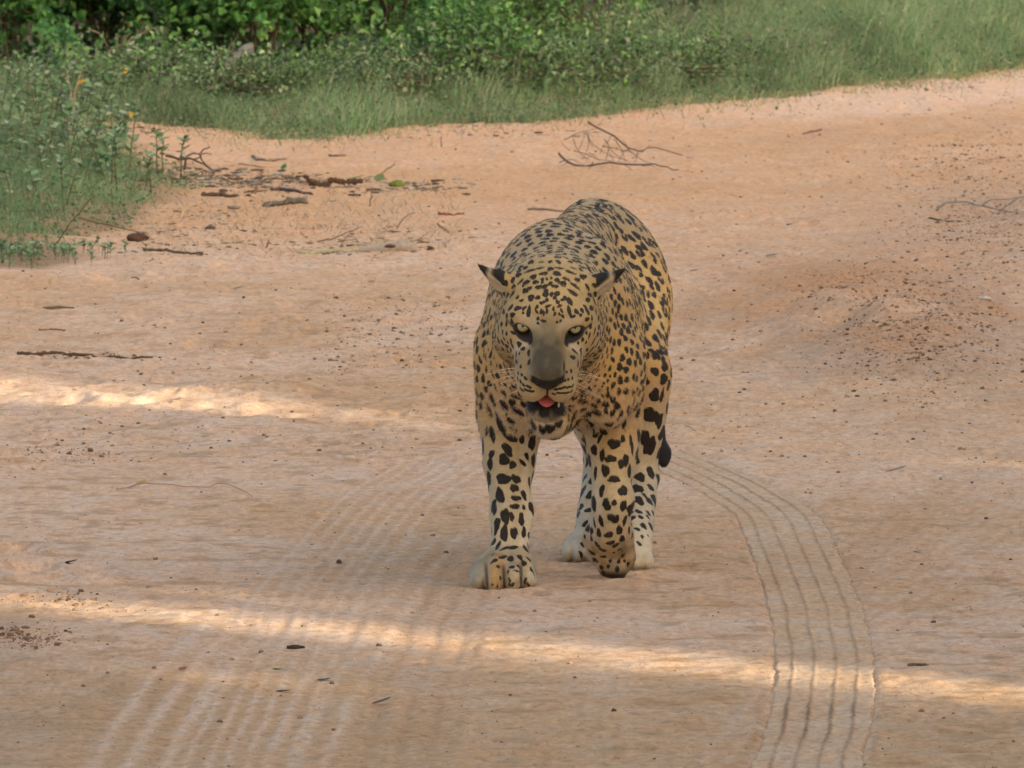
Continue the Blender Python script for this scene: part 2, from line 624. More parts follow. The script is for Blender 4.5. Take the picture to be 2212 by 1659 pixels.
    g4 = m.math('ADD', m.math('MULTIPLY', g4, 0.65), m.math('MULTIPLY', g5, 0.35))
    f = m.math('SUBTRACT', f, m.math('MULTIPLY', m.ramp(g4, 0.53, 0.64), 0.19))      # short dark dashes: shading of tiny bumps painted into the colour
    f = m.math('ADD', f, m.math('MULTIPLY', m.ramp(g4, 0.47, 0.38), 0.10))
    c1 = scale_col(m, col, f)
    warm = m.mix(m.ramp(g3, 0.40, 0.62), (1.04, 0.98, 0.92), (0.97, 1.0, 1.05))
    m.l(m.mix(1.0, c1, warm, 'MULTIPLY'), m.b.inputs['Base Color'])
    m.set(Roughness=0.95)
    m.b.inputs['Specular IOR Level'].default_value = 0.1
    hgt = m.math('ADD', m.math('MULTIPLY', g1, 0.7), m.math('MULTIPLY', g2, 0.3))
    m.bump(hgt, 0.42, 0.012)
    SAND.append(m.m)
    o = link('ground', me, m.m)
    tag(o, 'pinkish orange sand track with tyre marks', None, None, 'structure')
    print('ground', len(V))


build_ground()


def build_track_strips():
    """the clear prints: pressed sand with sharp ribs, one narrow sheet along each wheel path"""
    for (line, hw, ribs, fresh, rw, rh, lugs, strip) in TRACKS:
        if not strip:
            continue
        seg = np.hypot(*np.diff(line, axis=0).T)
        s = np.concatenate([[0], np.cumsum(seg)])
        a = np.arange(0, s[-1], 0.014)
        cx, cy = np.interp(a, s, line[:, 0]), np.interp(a, s, line[:, 1])
        k = np.ones(41) / 41
        pad = lambda q: np.convolve(np.concatenate([q[0] - (q[1:21][::-1] - q[0]), q, q[-1] - (q[-21:-1][::-1] - q[-1])]), k, 'valid')
        cx, cy = pad(cx), pad(cy)
        dx, dy = np.gradient(cx), np.gradient(cy)
        L = np.hypot(dx, dy)
        nx_, ny_ = dy / L, -dx / L
        lat = np.arange(-hw - 0.012, hw + 0.0121, 0.0021)
        A, T = np.meshgrid(a, lat, indexing='ij')
        l2 = T + track_wobble(A)
        X = cx[:, None] + nx_[:, None] * T
        Y = cy[:, None] + ny_[:, None] * T
        rag = hw - 0.002 + 0.0025 * noise2(A * 45, T * 0, 3) + 0.004 * noise2(A * 12, T * 0, 4)
        inside = sstep(0.006, -0.006, np.abs(T) - rag)
        vis = sstep(0.0, 0.5, A) * (0.82 + 0.35 * noise2(A * 0.9, T * 0, 9)) * fresh
        sm_ = ground_detail_smooth(X.ravel(), Y.ravel()).reshape(X.shape)
        z = sm_ - 0.0005 - 0.014 * (1 - inside) + 0.0009 * noise2(X * 60, Y * 30, 5) + 0.0012 * noise2(X * 22, Y * 14, 6)
        rib = np.zeros(X.shape)
        for r in ribs:
            jag = 0.0012 * noise2(A * 70, A * 0 + r * 50, 2) + 0.0006 * noise2(A * 28, A * 0 + r * 31, 3)
            wv = rw * (1 + 0.35 * noise2(A * 40, A * 0 + r * 77, 8))
            g = np.exp(-((l2 - r + jag) / wv) ** 2)
            rib = np.maximum(rib, g * np.clip(0.90 + 0.45 * noise2(A * 5, A * 0 + r * 9, 7), 0.35, 1.2))
        z = z + rh * rib * np.clip(vis, 0, 1.1)
        n, m_ = X.shape
        i = (np.arange(n - 1)[:, None] * m_ + np.arange(m_ - 1)[None]).ravel()
        F = np.stack([i, i + m_, i + m_ + 1, i + 1], 1)
        x, y = X.ravel(), Y.ravel()
        C = np.repeat(np.array([[0.515, 0.354, 0.222]]), len(x), 0) * (1 + 0.05 * fbm2(x * 9, y * 5, 2, 7))[:, None]
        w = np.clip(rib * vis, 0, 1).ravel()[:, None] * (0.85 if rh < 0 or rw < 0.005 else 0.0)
        C = C + (np.array([0.225, 0.140, 0.078]) - C) * w  # rib lines coloured dark to stand in for their shading
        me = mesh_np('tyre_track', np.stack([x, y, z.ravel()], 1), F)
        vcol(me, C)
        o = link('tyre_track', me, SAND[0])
        tag(o, strip, None, None, 'structure')


def ground_detail_smooth(x, y):
    """the sheet without its finest grain, for the pressed prints"""
    r = 0
    for ox, oy in ((0, 0), (0.05, 0.1), (-0.05, 0.1), (0.05, -0.1), (-0.05, -0.1)):
        soft = sstep(27.0, 31.0, y + oy)
        r = r + soft * (0.010 * fbm2((x + ox) * 3.1, (y + oy) * 1.9, 3, 51))
    return r / 5


build_track_strips()

# ------------------------------------------------------------------ trees beside the track that shade it (slots cut in their crowns shape the sun bands on the sand)
SN = np.array([-SUN_AZ[1], SUN_AZ[0]])              # across the sun's direction
GAPS = ((14.05, 14.25, 0.75, 4.75, 99), (15.00, 15.60, 1.0, 0, 99), (17.28, 17.45, 0.5, 0, 5.5), (19.09, 19.20, 1.0, 5.6, 99))   # slots cut in the crowns for the sun bands: across, openness, heights


def build_shade_trees():
    r = np.random.default_rng(99)
    bark = mat_vcol('shade_tree_bark', 0.9, 30, 0.4, 0.1)
    leaf = mat_vcol('shade_tree_leaf', 0.6, 3, 0.2, 0.3, transl=0.15)
    k = 0
    for row, t0 in enumerate((0.0, 4.5)):
        s = 9.5 + 1.5 * row
        while s < 50:
            w = r.uniform(2.6, 3.4)
            base = SN * s + SUN_AZ * (t0 + r.uniform(-0.8, 0.8))
            hgt = r.uniform(12.5, 14.5) + (1.0 if row else 0)
            root = empty('shade_tree', (base[0], base[1], 0))
            b = MB()
            ts = np.linspace(0, 1, 8)
            pts = np.stack([0.25 * np.sin(ts * 3 + k), 0.2 * np.cos(ts * 2 + k), ts * hgt * 0.8], 1)
            b.tube(pts, 0.20 * (1 - ts) + 0.04, (0.09, 0.065, 0.045), 8)
            for j in range(7):
                z0 = hgt * r.uniform(0.15, 0.7)
                a = r.uniform(0, 6.28)
                p0 = np.array([np.interp(z0, pts[:, 2], pts[:, 0]), np.interp(z0, pts[:, 2], pts[:, 1]), z0])
                p1 = p0 + np.array([math.cos(a) * 1.4, math.sin(a) * 1.4, 1.3])
                b.tube([p0, (p0 + p1) / 2 + (0, 0, -0.1), p1], [0.07, 0.05, 0.02], (0.08, 0.06, 0.045), 5)
            link('trunk', b.mesh('shade_trunk'), bark, root)
            n = 5200
            P = np.stack([r.normal(0, 1, n), r.normal(0, 1, n), r.uniform(-1, 1, n)], 1)
            rad = r.uniform(0.35, 1.0, n) ** 0.5
            ph = r.uniform(0, 6.28, n)
            zz = r.uniform(0.0, 1.0, n)
            env = np.where(zz < 0.85, 1.0, np.sqrt(np.maximum(0.02, 1 - ((zz - 0.85) / 0.16) ** 2)))
            P[:, 0] = np.cos(ph) * rad * w * env
            P[:, 1] = np.sin(ph) * rad * w * env
            P[:, 2] = 0.15 + zz * hgt
            sw = (base[None] + P[:, :2]) @ SN
            keep = np.ones(n, bool)
            for (g0, g1, op, zlo, zhi) in GAPS:
                j = np.clip(0.05 * r.normal(0, 1, n), -0.1, 0.1)
                keep &= ~((sw > g0 + j - 0.20) & (sw < g1 + j + 0.20) & (r.random(n) < op) & (P[:, 2] > zlo + t0 * math.tan(SUN_EL)) & (P[:, 2] < zhi + t0 * math.tan(SUN_EL)))
            P = P[keep]
            n = len(P)
            d1 = r.normal(0, 1, (n, 3))
            d1 /= np.linalg.norm(d1, axis=1)[:, None]
            d2 = np.cross(d1, r.normal(0, 1, (n, 3)))
            d2 /= np.linalg.norm(d2, axis=1)[:, None]
            L = r.uniform(0.14, 0.23, n)[:, None]
            q = np.stack([P - d1 * L, P + d2 * L * 0.55, P + d1 * L, P - d2 * L * 0.55], 1)
            me = mesh_np('shade_crown', q.reshape(-1, 3), np.arange(4 * n).reshape(-1, 4), False)
            vcol(me, np.repeat(np.array([0.05, 0.085, 0.025]) * r.uniform(0.6, 1.4, (n, 1)), 4, 0))
            link('crown', me, leaf, root)
            tag(root, 'tall dense leafy tree beside the track, outside the picture', 'tree', 'trees that shade the track')
            k += 1
            s += r.uniform(1.9, 2.5)


build_shade_trees()

# ------------------------------------------------------------------ vegetation
LEAF_M = mat_vcol('green_leaf', 0.5, 25, 0.18, 0.25, transl=0.25)
GRASS_M = mat_vcol('grass_blade', 0.6, 14, 0.15, 0.25, transl=0.25)
STEM_M = mat_vcol('woody_stem', 0.9, 60, 0.35, 0.1, 0.5, 200)


def leaf_arrays(P, D, Nn, L, W, fold=0.18):
    """diamond leaves with a folded midrib: base P, direction D, up Nn, length L, half width W"""
    D = D / (np.linalg.norm(D, axis=1)[:, None] + 1e-9)
    S = np.cross(D, Nn)
    S /= np.linalg.norm(S, axis=1)[:, None] + 1e-9
    U = np.cross(S, D)
    L, W = L[:, None], W[:, None]
    tip = P + D * L - U * L * 0.12
    a = P + D * L * 0.30 + S * W * 0.95 + U * W * fold
    b = P + D * L * 0.68 + S * W * 0.75 + U * W * fold * 0.5
    c = P + D * L * 0.68 - S * W * 0.75 + U * W * fold * 0.5
    d = P + D * L * 0.30 - S * W * 0.95 + U * W * fold
    m = P + D * L * 0.5 - U * W * 0.15
    V = np.stack([P, a, b, tip, c, d, m], 1)
    n = len(P)
    f = np.array([[0, 1, 6], [1, 2, 6], [2, 3, 6], [3, 4, 6], [4, 5, 6], [5, 0, 6]])
    F = (np.arange(n)[:, None, None] * 7 + f[None]).reshape(-1, 3)
    return V.reshape(-1, 3), F, 7


def leaf_small(P, D, Nn, L, W):
    """two-triangle leaf for masses of small foliage"""
    D = D / (np.linalg.norm(D, axis=1)[:, None] + 1e-9)
    S = np.cross(D, Nn)
    S /= np.linalg.norm(S, axis=1)[:, None] + 1e-9
    U = np.cross(S, D)
    L, W = L[:, None], W[:, None]
    V = np.stack([P, P + D * L * 0.45 + S * W + U * W * 0.35, P + D * L - U * L * 0.1, P + D * L * 0.45 - S * W + U * W * 0.35], 1)
    n = len(P)
    f = np.array([[0, 1, 2], [0, 2, 3]])
    F = (np.arange(n)[:, None, None] * 4 + f[None]).reshape(-1, 3)
    return V.reshape(-1, 3), F, 4


def grass_arrays(x, y, z, hgt, lean, az, w):
    """curved two-segment blades"""
    n = len(x)
    B = np.stack([x, y, z], 1)
    d = np.stack([np.cos(az), np.sin(az), np.zeros(n)], 1)
    s = np.stack([-np.sin(az + 0.9), np.cos(az + 0.9), np.zeros(n)], 1) * w[:, None]
    up = np.array([0, 0, 1.0])
    M = B + up * (hgt * 0.55)[:, None] + d * (hgt * lean * 0.30)[:, None]
    T = B + up * (hgt * (1 - 0.30 * lean))[:, None] + d * (hgt * lean)[:, None]
    V = np.stack([B - s, B + s, M + s * 0.7, M - s * 0.7, T], 1)
    f = np.array([[0, 1, 2], [0, 2, 3], [3, 2, 4]])
    F = (np.arange(n)[:, None, None] * 5 + f[None]).reshape(-1, 3)
    return V.reshape(-1, 3), F, 5


def cols(pal, n, r, jit=0.25):
    pal = np.array(pal)
    c = pal[r.integers(0, len(pal), n)]
    return c * r.uniform(1 - jit, 1 + jit, (n, 1))


def build_grass(name, x, y, hgt, pal, label, seed, width=0.0016, lean=(0.2, 0.9), leafy=0.3, sink=0.01, leafsize=(0.008, 0.02)):
    r = np.random.default_rng(seed)
    n = len(x)
    z = ground_z(x, y) - sink
    h = hgt * r.uniform(0.55, 1.25, n)
    V, F, k = grass_arrays(x, y, z, h, r.uniform(*lean, n), r.uniform(0, 6.28, n), width * r.uniform(0.6, 1.5, n))
    patch = fbm2(x * 1.6, y * 0.6, 2, seed + 3)
    c = cols(pal, n, r, 0.28) * (1 + 0.25 * patch)[:, None]
    C = np.repeat(c, k, 0)
    C[4::5] *= 1.25
    b = MB()
    b.add(V, F, C)
    # small leaflets of low weeds growing through the grass
    m = int(n * leafy)
    q = r.integers(0, n, m)
    P = np.stack([x[q] + r.normal(0, 0.02, m), y[q] + r.normal(0, 0.05, m), z[q] + sink + h[q] * r.uniform(0.05, 0.75, m)], 1)
    D = np.stack([r.normal(0, 1, m), r.normal(0, 1, m), r.normal(0.2, 0.5, m)], 1)
    Nn = np.stack([r.normal(0, 0.5, m), r.normal(-0.3, 0.5, m), np.ones(m)], 1)
    L = r.uniform(*leafsize, m)
    V, F, k = leaf_small(P, D, Nn, L, L * r.uniform(0.25, 0.42, m))
    b.add(V, F, np.repeat(cols(((0.085, 0.175, 0.070), (0.115, 0.205, 0.085), (0.17, 0.21, 0.11)), m, r, 0.35), k, 0))
    o = link(name, b.mesh(name, True), GRASS_M)
    tag(o, label, 'grass', None, 'stuff')
    return o


_g = np.random.default_rng(5)
# grass along the far side of the track
n = 120000
u_ = _g.uniform(-2.9, 3.4, n)
d_ = _g.exponential(1.6, n) - 0.05 - 0.5 * (_g.random(n) < 0.05) * _g.random(n) + 0.42 * fbm2(u_ * 2.6, u_ * 0, 4, 400)
m_ = (d_ < 9)
u_, d_ = u_[m_], d_[m_]
yv_ = np.interp(u_, VERGE[:, 0], VERGE[:, 1])
h_ = np.clip((0.35 + 1.1 * sstep(-0.4, 0.5, noise2(u_ * 5.5, (yv_ + d_) * 1.6, 440))) * (0.030 + 0.11 * _g.random(len(u_)) ** 2.5) + 0.065 * sstep(0.0, 2.6, d_) + 0.12 * sstep(0.3, 1.4, u_) * sstep(0.1, 1.5, d_) + 0.08 * sstep(0.0, 0.7, u_) * sstep(0.6, 2.5, d_), 0.02, 0.3)
build_grass('verge_grass', u_, yv_ + d_, h_, ((0.140, 0.245, 0.100), (0.180, 0.270, 0.130), (0.230, 0.280, 0.160), (0.100, 0.210, 0.080), (0.28, 0.26, 0.16)),
            'soft grey-green grass and small weeds along the far side of the track', 11, 0.0015, (0.2, 1.3), leafy=0.42)
# dry straws and thin tufts where the verge runs out on the sand
n = 5200
u_ = _g.uniform(-2.6, 3.0, n)
d_ = 0.25 - _g.exponential(0.42, n) + 0.35 * fbm2(u_ * 3.1, u_ * 0, 3, 460)
yv_ = np.interp(u_, VERGE[:, 0], VERGE[:, 1])
build_grass('verge_straw', u_, yv_ + d_, np.full(n, 0.055), ((0.34, 0.30, 0.17), (0.26, 0.25, 0.13), (0.20, 0.25, 0.11), (0.40, 0.33, 0.20)),
            'thin dry straws where the far verge runs out on the sand', 19, 0.0013, (0.5, 1.8), 0.25, 0.004)
# grass of the patch at the near border
n = 60000
u_ = _g.uniform(-2.6, -0.6, n)
d_ = _g.uniform(37.0, 48.5, n)
ps_ = patch_side(u_, d_)
e_ = ps_ + 0.10 * fbm2(u_ * 4, d_ * 1.2, 2, 420)
m_ = (e_ > 0.0) & (_g.random(n) < sstep(-0.02, 0.25, e_) * 0.9 + 0.1) & (e_ < 1.2)
build_grass('patch_grass', u_[m_], d_[m_], 0.022 + 0.075 * sstep(0.0, 0.45, e_[m_]) * sstep(36.6, 40.5, d_[m_]) + 0.02 * sstep(0.2, 0.6, e_[m_]),
            ((0.120, 0.220, 0.095), (0.155, 0.235, 0.115), (0.090, 0.185, 0.068), (0.24, 0.245, 0.14), (0.18, 0.25, 0.14)),
            'low grass and creeping weeds of the patch beside the fallen sticks', 13, 0.0013, leafy=0.55, leafsize=(0.008, 0.019))
# dry straws strewn over the sand among the sticks
n = 1500
u_ = _g.uniform(300, 1000, n)
v_ = _g.uniform(380, 560, n)
keep_ = _g.random(n) < np.exp(-((v_ - 490) / 80) ** 2)
xy_ = np.array([gnd(a, b_) for a, b_ in zip(u_[keep_], v_[keep_])])
build_grass('dry_straw', xy_[:, 0], xy_[:, 1], np.full(len(xy_), 0.035), ((0.42, 0.34, 0.20), (0.34, 0.25, 0.14), (0.30, 0.24, 0.13)),
            'thin dry straws strewn on the sand around the grey driftwood', 17, 0.0012, (0.9, 2.2), 0.0, 0.002)


def make_bush(rx, ry, hgt, nleaf, leaf, pal, seed, nst=11, big=False, clusters=70, skirt=0.05):
    r = np.random.default_rng(seed)
    st = MB()
    ends = []
    for i in range(nst):
        a = r.uniform(0, 6.28)
        q = r.uniform(0.3, 1.0)
        p0 = np.array([math.cos(a) * 0.05, math.sin(a) * 0.05, -0.03])
        p3 = np.array([math.cos(a) * rx * q * 0.9, math.sin(a) * ry * q * 0.9, hgt * r.uniform(0.55, 0.98) * (1.05 - 0.35 * q)])
        p1 = p0 + np.array([0, 0, p3[2] * 0.35]) + r.normal(0, 0.03, 3)
        p2 = p0 + (p3 - p0) * 0.6 + np.array([0, 0, p3[2] * 0.15]) + r.normal(0, 0.03, 3)
        pts = np.array([p0, p1, p2, p3])
        rad = r.uniform(0.005, 0.011)
        st.tube(pts, rad * np.array([1, 0.8, 0.55, 0.25]), (0.10, 0.075, 0.05), 5)
        for j in range(4):
            t = r.uniform(0.25, 0.95)
            base = pts[1] + (pts[3] - pts[1]) * t
            e = base + np.array([r.normal(0, rx * 0.3), r.normal(0, ry * 0.3), r.uniform(-0.08, 0.20) * hgt])
            e[2] = max(e[2], 0.03)
            st.tube([base, (base + e) / 2 + r.normal(0, 0.01, 3), e], rad * np.array([0.5, 0.35, 0.2]), (0.11, 0.085, 0.05), 4, False)
            ends.append((base, e))
    P, D = [], []
    per = nleaf // clusters
    for i in range(clusters):
        if i < len(ends) and r.random() < 0.6:
            b0, e0 = ends[i]
        else:
            a, q = r.uniform(0, 6.28), r.uniform(0.45, 1.0) ** 0.5
            z = skirt + (hgt - skirt) * r.random()
            k = math.sqrt(max(0.08, 1 - max(0, (z / hgt - 0.45) / 0.56) ** 2))
            e0 = np.array([math.cos(a) * rx * q * k, math.sin(a) * ry * q * k, z])
            b0 = e0 * np.array([0.75, 0.75, 0.85]) + r.normal(0, 0.05, 3)
        ax_ = e0 - b0
        L = np.linalg.norm(ax_) + 1e-6
        t = r.uniform(0.0, 1.15, per)
        p = b0 + ax_ * t[:, None] + r.normal(0, 0.035 + 0.02 * (not big), (per, 3))
        P.append(p)
        D.append(ax_ / L * 0.6 + r.normal(0, 0.8, (per, 3)) + np.array([0, 0, -0.25]))
    P, D = np.vstack(P), np.vstack(D)
    m = P[:, 2] > 0.012
    P, D = P[m], D[m]
    n = len(P)
    Nn = np.stack([r.normal(0, 0.45, n), r.normal(-0.25, 0.45, n), np.ones(n)], 1)
    L = leaf * r.uniform(0.6, 1.35, n)
    fn = leaf_arrays if big else leaf_small
    V, F, k = fn(P, D, Nn, L, L * r.uniform(0.26, 0.42, n))
    fo = MB()
    tone = 1.05 + 0.55 * noise3(P[:, 0] * 6, P[:, 1] * 6, P[:, 2] * 6, seed)
    fo.add(V, F, np.repeat(cols(pal, n, r, 0.42) * tone[:, None], k, 0))
    return st.mesh('bush_stems'), fo.mesh('bush_foliage', False)


DARK = ((0.036, 0.100, 0.026), (0.050, 0.135, 0.034), (0.072, 0.175, 0.046), (0.040, 0.110, 0.042))
MID = ((0.075, 0.195, 0.046), (0.105, 0.245, 0.058), (0.060, 0.160, 0.052), (0.160, 0.300, 0.075))
OLIVE = ((0.115, 0.200, 0.082), (0.160, 0.240, 0.110), (0.092, 0.170, 0.070), (0.215, 0.255, 0.145))
BUSH = {
    'dark': make_bush(0.62, 0.55, 1.15, 4300, 0.046, DARK + MID[:1], 31, clusters=60),
    'dark2': make_bush(0.55, 0.6, 1.3, 3900, 0.056, DARK + MID[:2], 32, clusters=55),
    'mid': make_bush(0.55, 0.5, 0.85, 3900, 0.046, MID, 33, clusters=60),
    'mid2': make_bush(0.45, 0.45, 0.62, 3600, 0.036, MID + OLIVE[:2], 34),
    'low': make_bush(0.42, 0.45, 0.19, 2600, 0.026, OLIVE + MID[3:], 35, 14, clusters=80, skirt=0.01),
    'low2': make_bush(0.48, 0.45, 0.15, 2600, 0.022, OLIVE + ((0.21, 0.20, 0.13),), 36, 14, clusters=80, skirt=0.01),
}


def bush(kind, u, v, scale, rz, label, group, cat='bush', name='bush'):
    x, y = gnd(u, v)
    root = empty(name, (x, y, float(ground_z(x, y)[0]) - 0.01), rz)
    root.scale = (scale, scale, scale)
    for nm, me, mt in (('stems', BUSH[kind][0], STEM_M), ('foliage', BUSH[kind][1], LEAF_M)):
        link(nm, me, mt, root)
    tag(root, label, cat, group)
    return root


GB = 'bushes behind the far verge'
for a in (
        ('dark', 20, 190, 1.0, 0.3, 'dark green bush at the far border, leftmost in the picture'),
        ('dark2', 235, 185, 1.0, 1.9, 'tall dark bush around the pale trunk at upper left'),
        ('dark', 430, 180, 1.05, 3.0, 'dark leafy bush behind the slanting bare branch'),
        ('mid', 560, 195, 0.95, 0.8, 'bright-leaved bush overhanging the grey fallen log'),
        ('dark2', 690, 180, 1.0, 4.0, 'dense dark bush just beyond the grey fallen log'),
        ('dark', 850, 165, 1.0, 5.2, 'dark bush between the fallen log and the bright central bush'),
        ('mid', 1030, 128, 1.15, 2.2, 'bright green bush at the top, above the leopard'),
        ('dark2', 60, 90, 1.2, 2.6, 'dark bush deep behind the trunk at upper left'),
        ('dark', 210, 40, 1.3, 0.2, 'dark bush deepest in the thicket behind the pale trunk'),
        ('dark2', 400, 60, 1.3, 5.9, 'dark bush deep in the thicket behind the slanting branch'),
        ('dark', 640, 70, 1.3, 1.0, 'dark bush deep in the thicket above the fallen log'),
        ('dark2', 950, 40, 1.3, 3.5, 'dark bush deep in the thicket left of the bright bush'),
        ('mid', 1230, 70, 0.9, 5.5, 'mid green bush at the top just right of the leopard'),
        ('dark', 1400, 28, 0.9, 0.6, 'shaded bush at the top edge, middle right'),
        ('dark2', 1560, 30, 0.7, 1.4, 'dark bush at the top edge beside the bright grass'),
        ('mid2', 1700, 40, 0.9, 2.9, 'small green bush behind the tall grass, middle right'),
        ('dark', 2000, 52, 0.75, 3.3, 'dark bush at upper right above the orange flower'),
        ('dark2', 2180, 48, 0.75, 4.4, 'dark bush in the upper right corner of the picture')):
    bush(*a, GB)
GW = 'low weedy shrubs on the far verge'
for a in (
        ('low', 310, 236, 1.0, 0.4, 'low grey-green shrub on the verge under the pale trunk'),
        ('low2', 460, 238, 0.9, 1.4, 'low olive shrub on the verge below the slanting branch'),
        ('low', 620, 240, 0.8, 2.2, 'low shrub on the verge in front of the fallen log'),
        ('low2', 770, 236, 0.9, 3.9, 'low shrub on the verge right of the fallen log'),
        ('low', 900, 226, 1.0, 5.0, 'low shrub on the verge beside the dark bare stem'),
        ('mid2', 1000, 222, 0.62, 0.9, 'green shrub at the edge of the sand behind the leopard'),
        ('low', 1130, 222, 1.05, 2.5, 'dense green shrub on the verge directly above the leopard'),
        ('low2', 1260, 212, 1.0, 0.2, 'green shrub on the verge above the dry fallen branch'),
        ('low', 1400, 200, 0.9, 3.3, 'shrub on the verge right of the dry fallen branch'),
        ('low2', 1560, 178, 0.9, 4.4, 'olive shrub in the tall grass where the sand bends away'),
        ('low', 1740, 150, 0.8, 5.5, 'olive shrub in the grass left of the orange flower'),
        ('low2', 1950, 130, 0.8, 1.1, 'olive shrub in the grass right of the orange flower'),
        ('low', 2140, 112, 0.8, 2.0, 'olive shrub in the grass at the right edge'),
        ('mid2', 1120, 150, 0.75, 4.0, 'leafy shrub between verge and bright central bush'),
        ('low2', 1330, 130, 1.2, 5.1, 'pale green shrub amid the tall grass, upper middle')):
    bush(*a, GW, 'shrub', 'low_shrub')


def leafy_weed(u, v, hgt, nst, seed, label, yellow=0, spread=0.10, lf=1.0):
    r = np.random.default_rng(seed)
    x, y = gnd(u, v)
    root = empty('leafy_weed', (x, y, float(ground_z(x, y)[0]) - 0.005))
    P, D, Ls = [], [], []
    for i in range(nst):
        st = MB()
        a = r.uniform(0, 6.28)
        lean = r.uniform(0.1, 0.55)
        h = hgt * r.uniform(0.55, 1.05)
        top = np.array([math.cos(a) * h * lean, math.sin(a) * h * lean * 0.8, h])
        b0 = np.array([r.normal(0, spread), r.normal(0, spread * 1.5), -0.01])
        pts = np.array([b0 + top * t + np.array([0, 0, 0.04 * math.sin(t * 3)]) + r.normal(0, 0.004, 3) * t for t in np.linspace(0, 1, 6)])
        st.tube(pts, np.linspace(min(0.0032, hgt * 0.03), 0.0008, 6), (0.13, 0.12, 0.06), 5)
        link('stem', st.mesh('weed_stem'), STEM_M, root)
        k = int(8 + h * 44)
        for j in range(k):
            t = 0.18 + 0.82 * (j + r.random() * 0.6) / k
            p = np.array([np.interp(t, np.linspace(0, 1, 6), pts[:, q]) for q in range(3)])
            az = j * 2.4 + r.normal(0, 0.4)
            P.append(p)
            D.append((math.cos(az), math.sin(az), r.uniform(0.05, 0.9)))
            Ls.append((0.040 - 0.014 * t) * r.uniform(0.7, 1.25) * lf)
    P, D, Ls = np.array(P), np.array(D), np.array(Ls)
    n = len(P)
    Nn = np.stack([r.normal(0, 0.3, n), r.normal(-0.2, 0.3, n), np.ones(n)], 1)
    V, F, k = leaf_arrays(P, D, Nn, Ls, Ls * r.uniform(0.26, 0.36, n))
    fo = MB()
    c = cols(((0.13, 0.235, 0.11), (0.185, 0.29, 0.155), (0.095, 0.195, 0.080), (0.28, 0.35, 0.22)), n, r, 0.22)
    yl = r.choice(n, yellow, replace=False) if yellow else []
    keep = np.ones(n, bool)
    keep[yl] = False
    fo.add(V, F, np.repeat(c, k, 0))
    link('foliage', fo.mesh('weed_foliage', False), LEAF_M, root)
    for q in yl:
        b = MB()
        V, F, k = leaf_arrays(P[q:q + 1], np.array([[D[q][0], -0.5, -0.5]]), np.array([[0.1, -1.0, 0.5]]), Ls[q:q + 1] * 1.0, Ls[q:q + 1] * 0.30)
        b.add(V, F, (0.50, 0.33, 0.06))
        yo = link('yellow_leaf', b.mesh('yellow_leaf', False), LEAF_M, root)
        yo['label'] = 'withered yellow leaf'
    tag(root, label, 'weed', 'leafy weeds of the near patch')


for a in (
        (18, 400, 0.34, 7, 1, 'leafy weed at the left edge of the picture, half cut off', 0),
        (95, 372, 0.42, 8, 2, 'tallest leafy weed, with a yellow leaf high on its stem', 1),
        (165, 360, 0.40, 8, 3, 'tall leafy weed beside a dry pale seed stalk, one yellow leaf', 1),
        (140, 420, 0.28, 8, 4, 'bushy broad-leaved weed in front of the tall weeds', 0),
        (215, 395, 0.27, 8, 5, 'pale-leaved weed in the middle of the near patch', 0),
        (235, 360, 0.22, 6, 6, 'weed with a hanging orange-yellow leaf, right part of the patch', 1),
        (305, 378, 0.17, 4, 7, 'small lone weed with a yellow leaf at the tip of the patch', 1),
        (60, 455, 0.20, 7, 8, 'low broad weed near the left edge below the tall ones', 0),
        (270, 415, 0.13, 6, 9, 'short weed beside the arched dark twig', 0),
        (185, 330, 0.24, 6, 10, 'weed at the back of the patch against the far sand', 0),
        (20, 330, 0.36, 6, 11, 'weed at the back left corner of the near patch', 0),
        (110, 556, 0.022, 46, 12, 'low creeping weed at the front corner of the patch', 0, 0.12, 0.5),
        (25, 566, 0.022, 40, 13, 'low creeping weed at the left edge, front of the patch', 0, 0.12, 0.5)):
    leafy_weed(*a)


def twig_thing(name, pts_list, Y0, col, label, cat, rads, group=None, mat=None, depth=0.06, seed=0):
    """bare twigs drawn through points (u, v) standing at distance Y0; each stem one part"""
    r = np.random.default_rng(seed + 77)
    first = at(*pts_list[0][0], Y0)
    root = empty(name, (first[0], Y0, 0))
    for i, (pl, rd) in enumerate(zip(pts_list, rads)):
        y = Y0 + r.uniform(-depth, depth)
        dy = r.uniform(-depth, depth)
        P = smooth_line([at(u, v, y + dy * j / max(1, len(pl) - 1)) for j, (u, v) in enumerate(pl)], 3)
        gz = ground_z(P[:, 0], P[:, 1])
        P[:, 2] = np.maximum(P[:, 2], gz + rd * 0.4)
        P += r.normal(0, rd * 0.5, P.shape)
        b = MB()
        b.tube(P - np.array([first[0], Y0, 0]), np.linspace(rd, rd * 0.45, len(P)), np.asarray(col) * r.uniform(0.8, 1.2), 6)
        link('stem' if i == 0 else 'twig', b.mesh(name + '_twig'), mat or STEM_M, root)
    tag(root, label, cat, group)
    return root


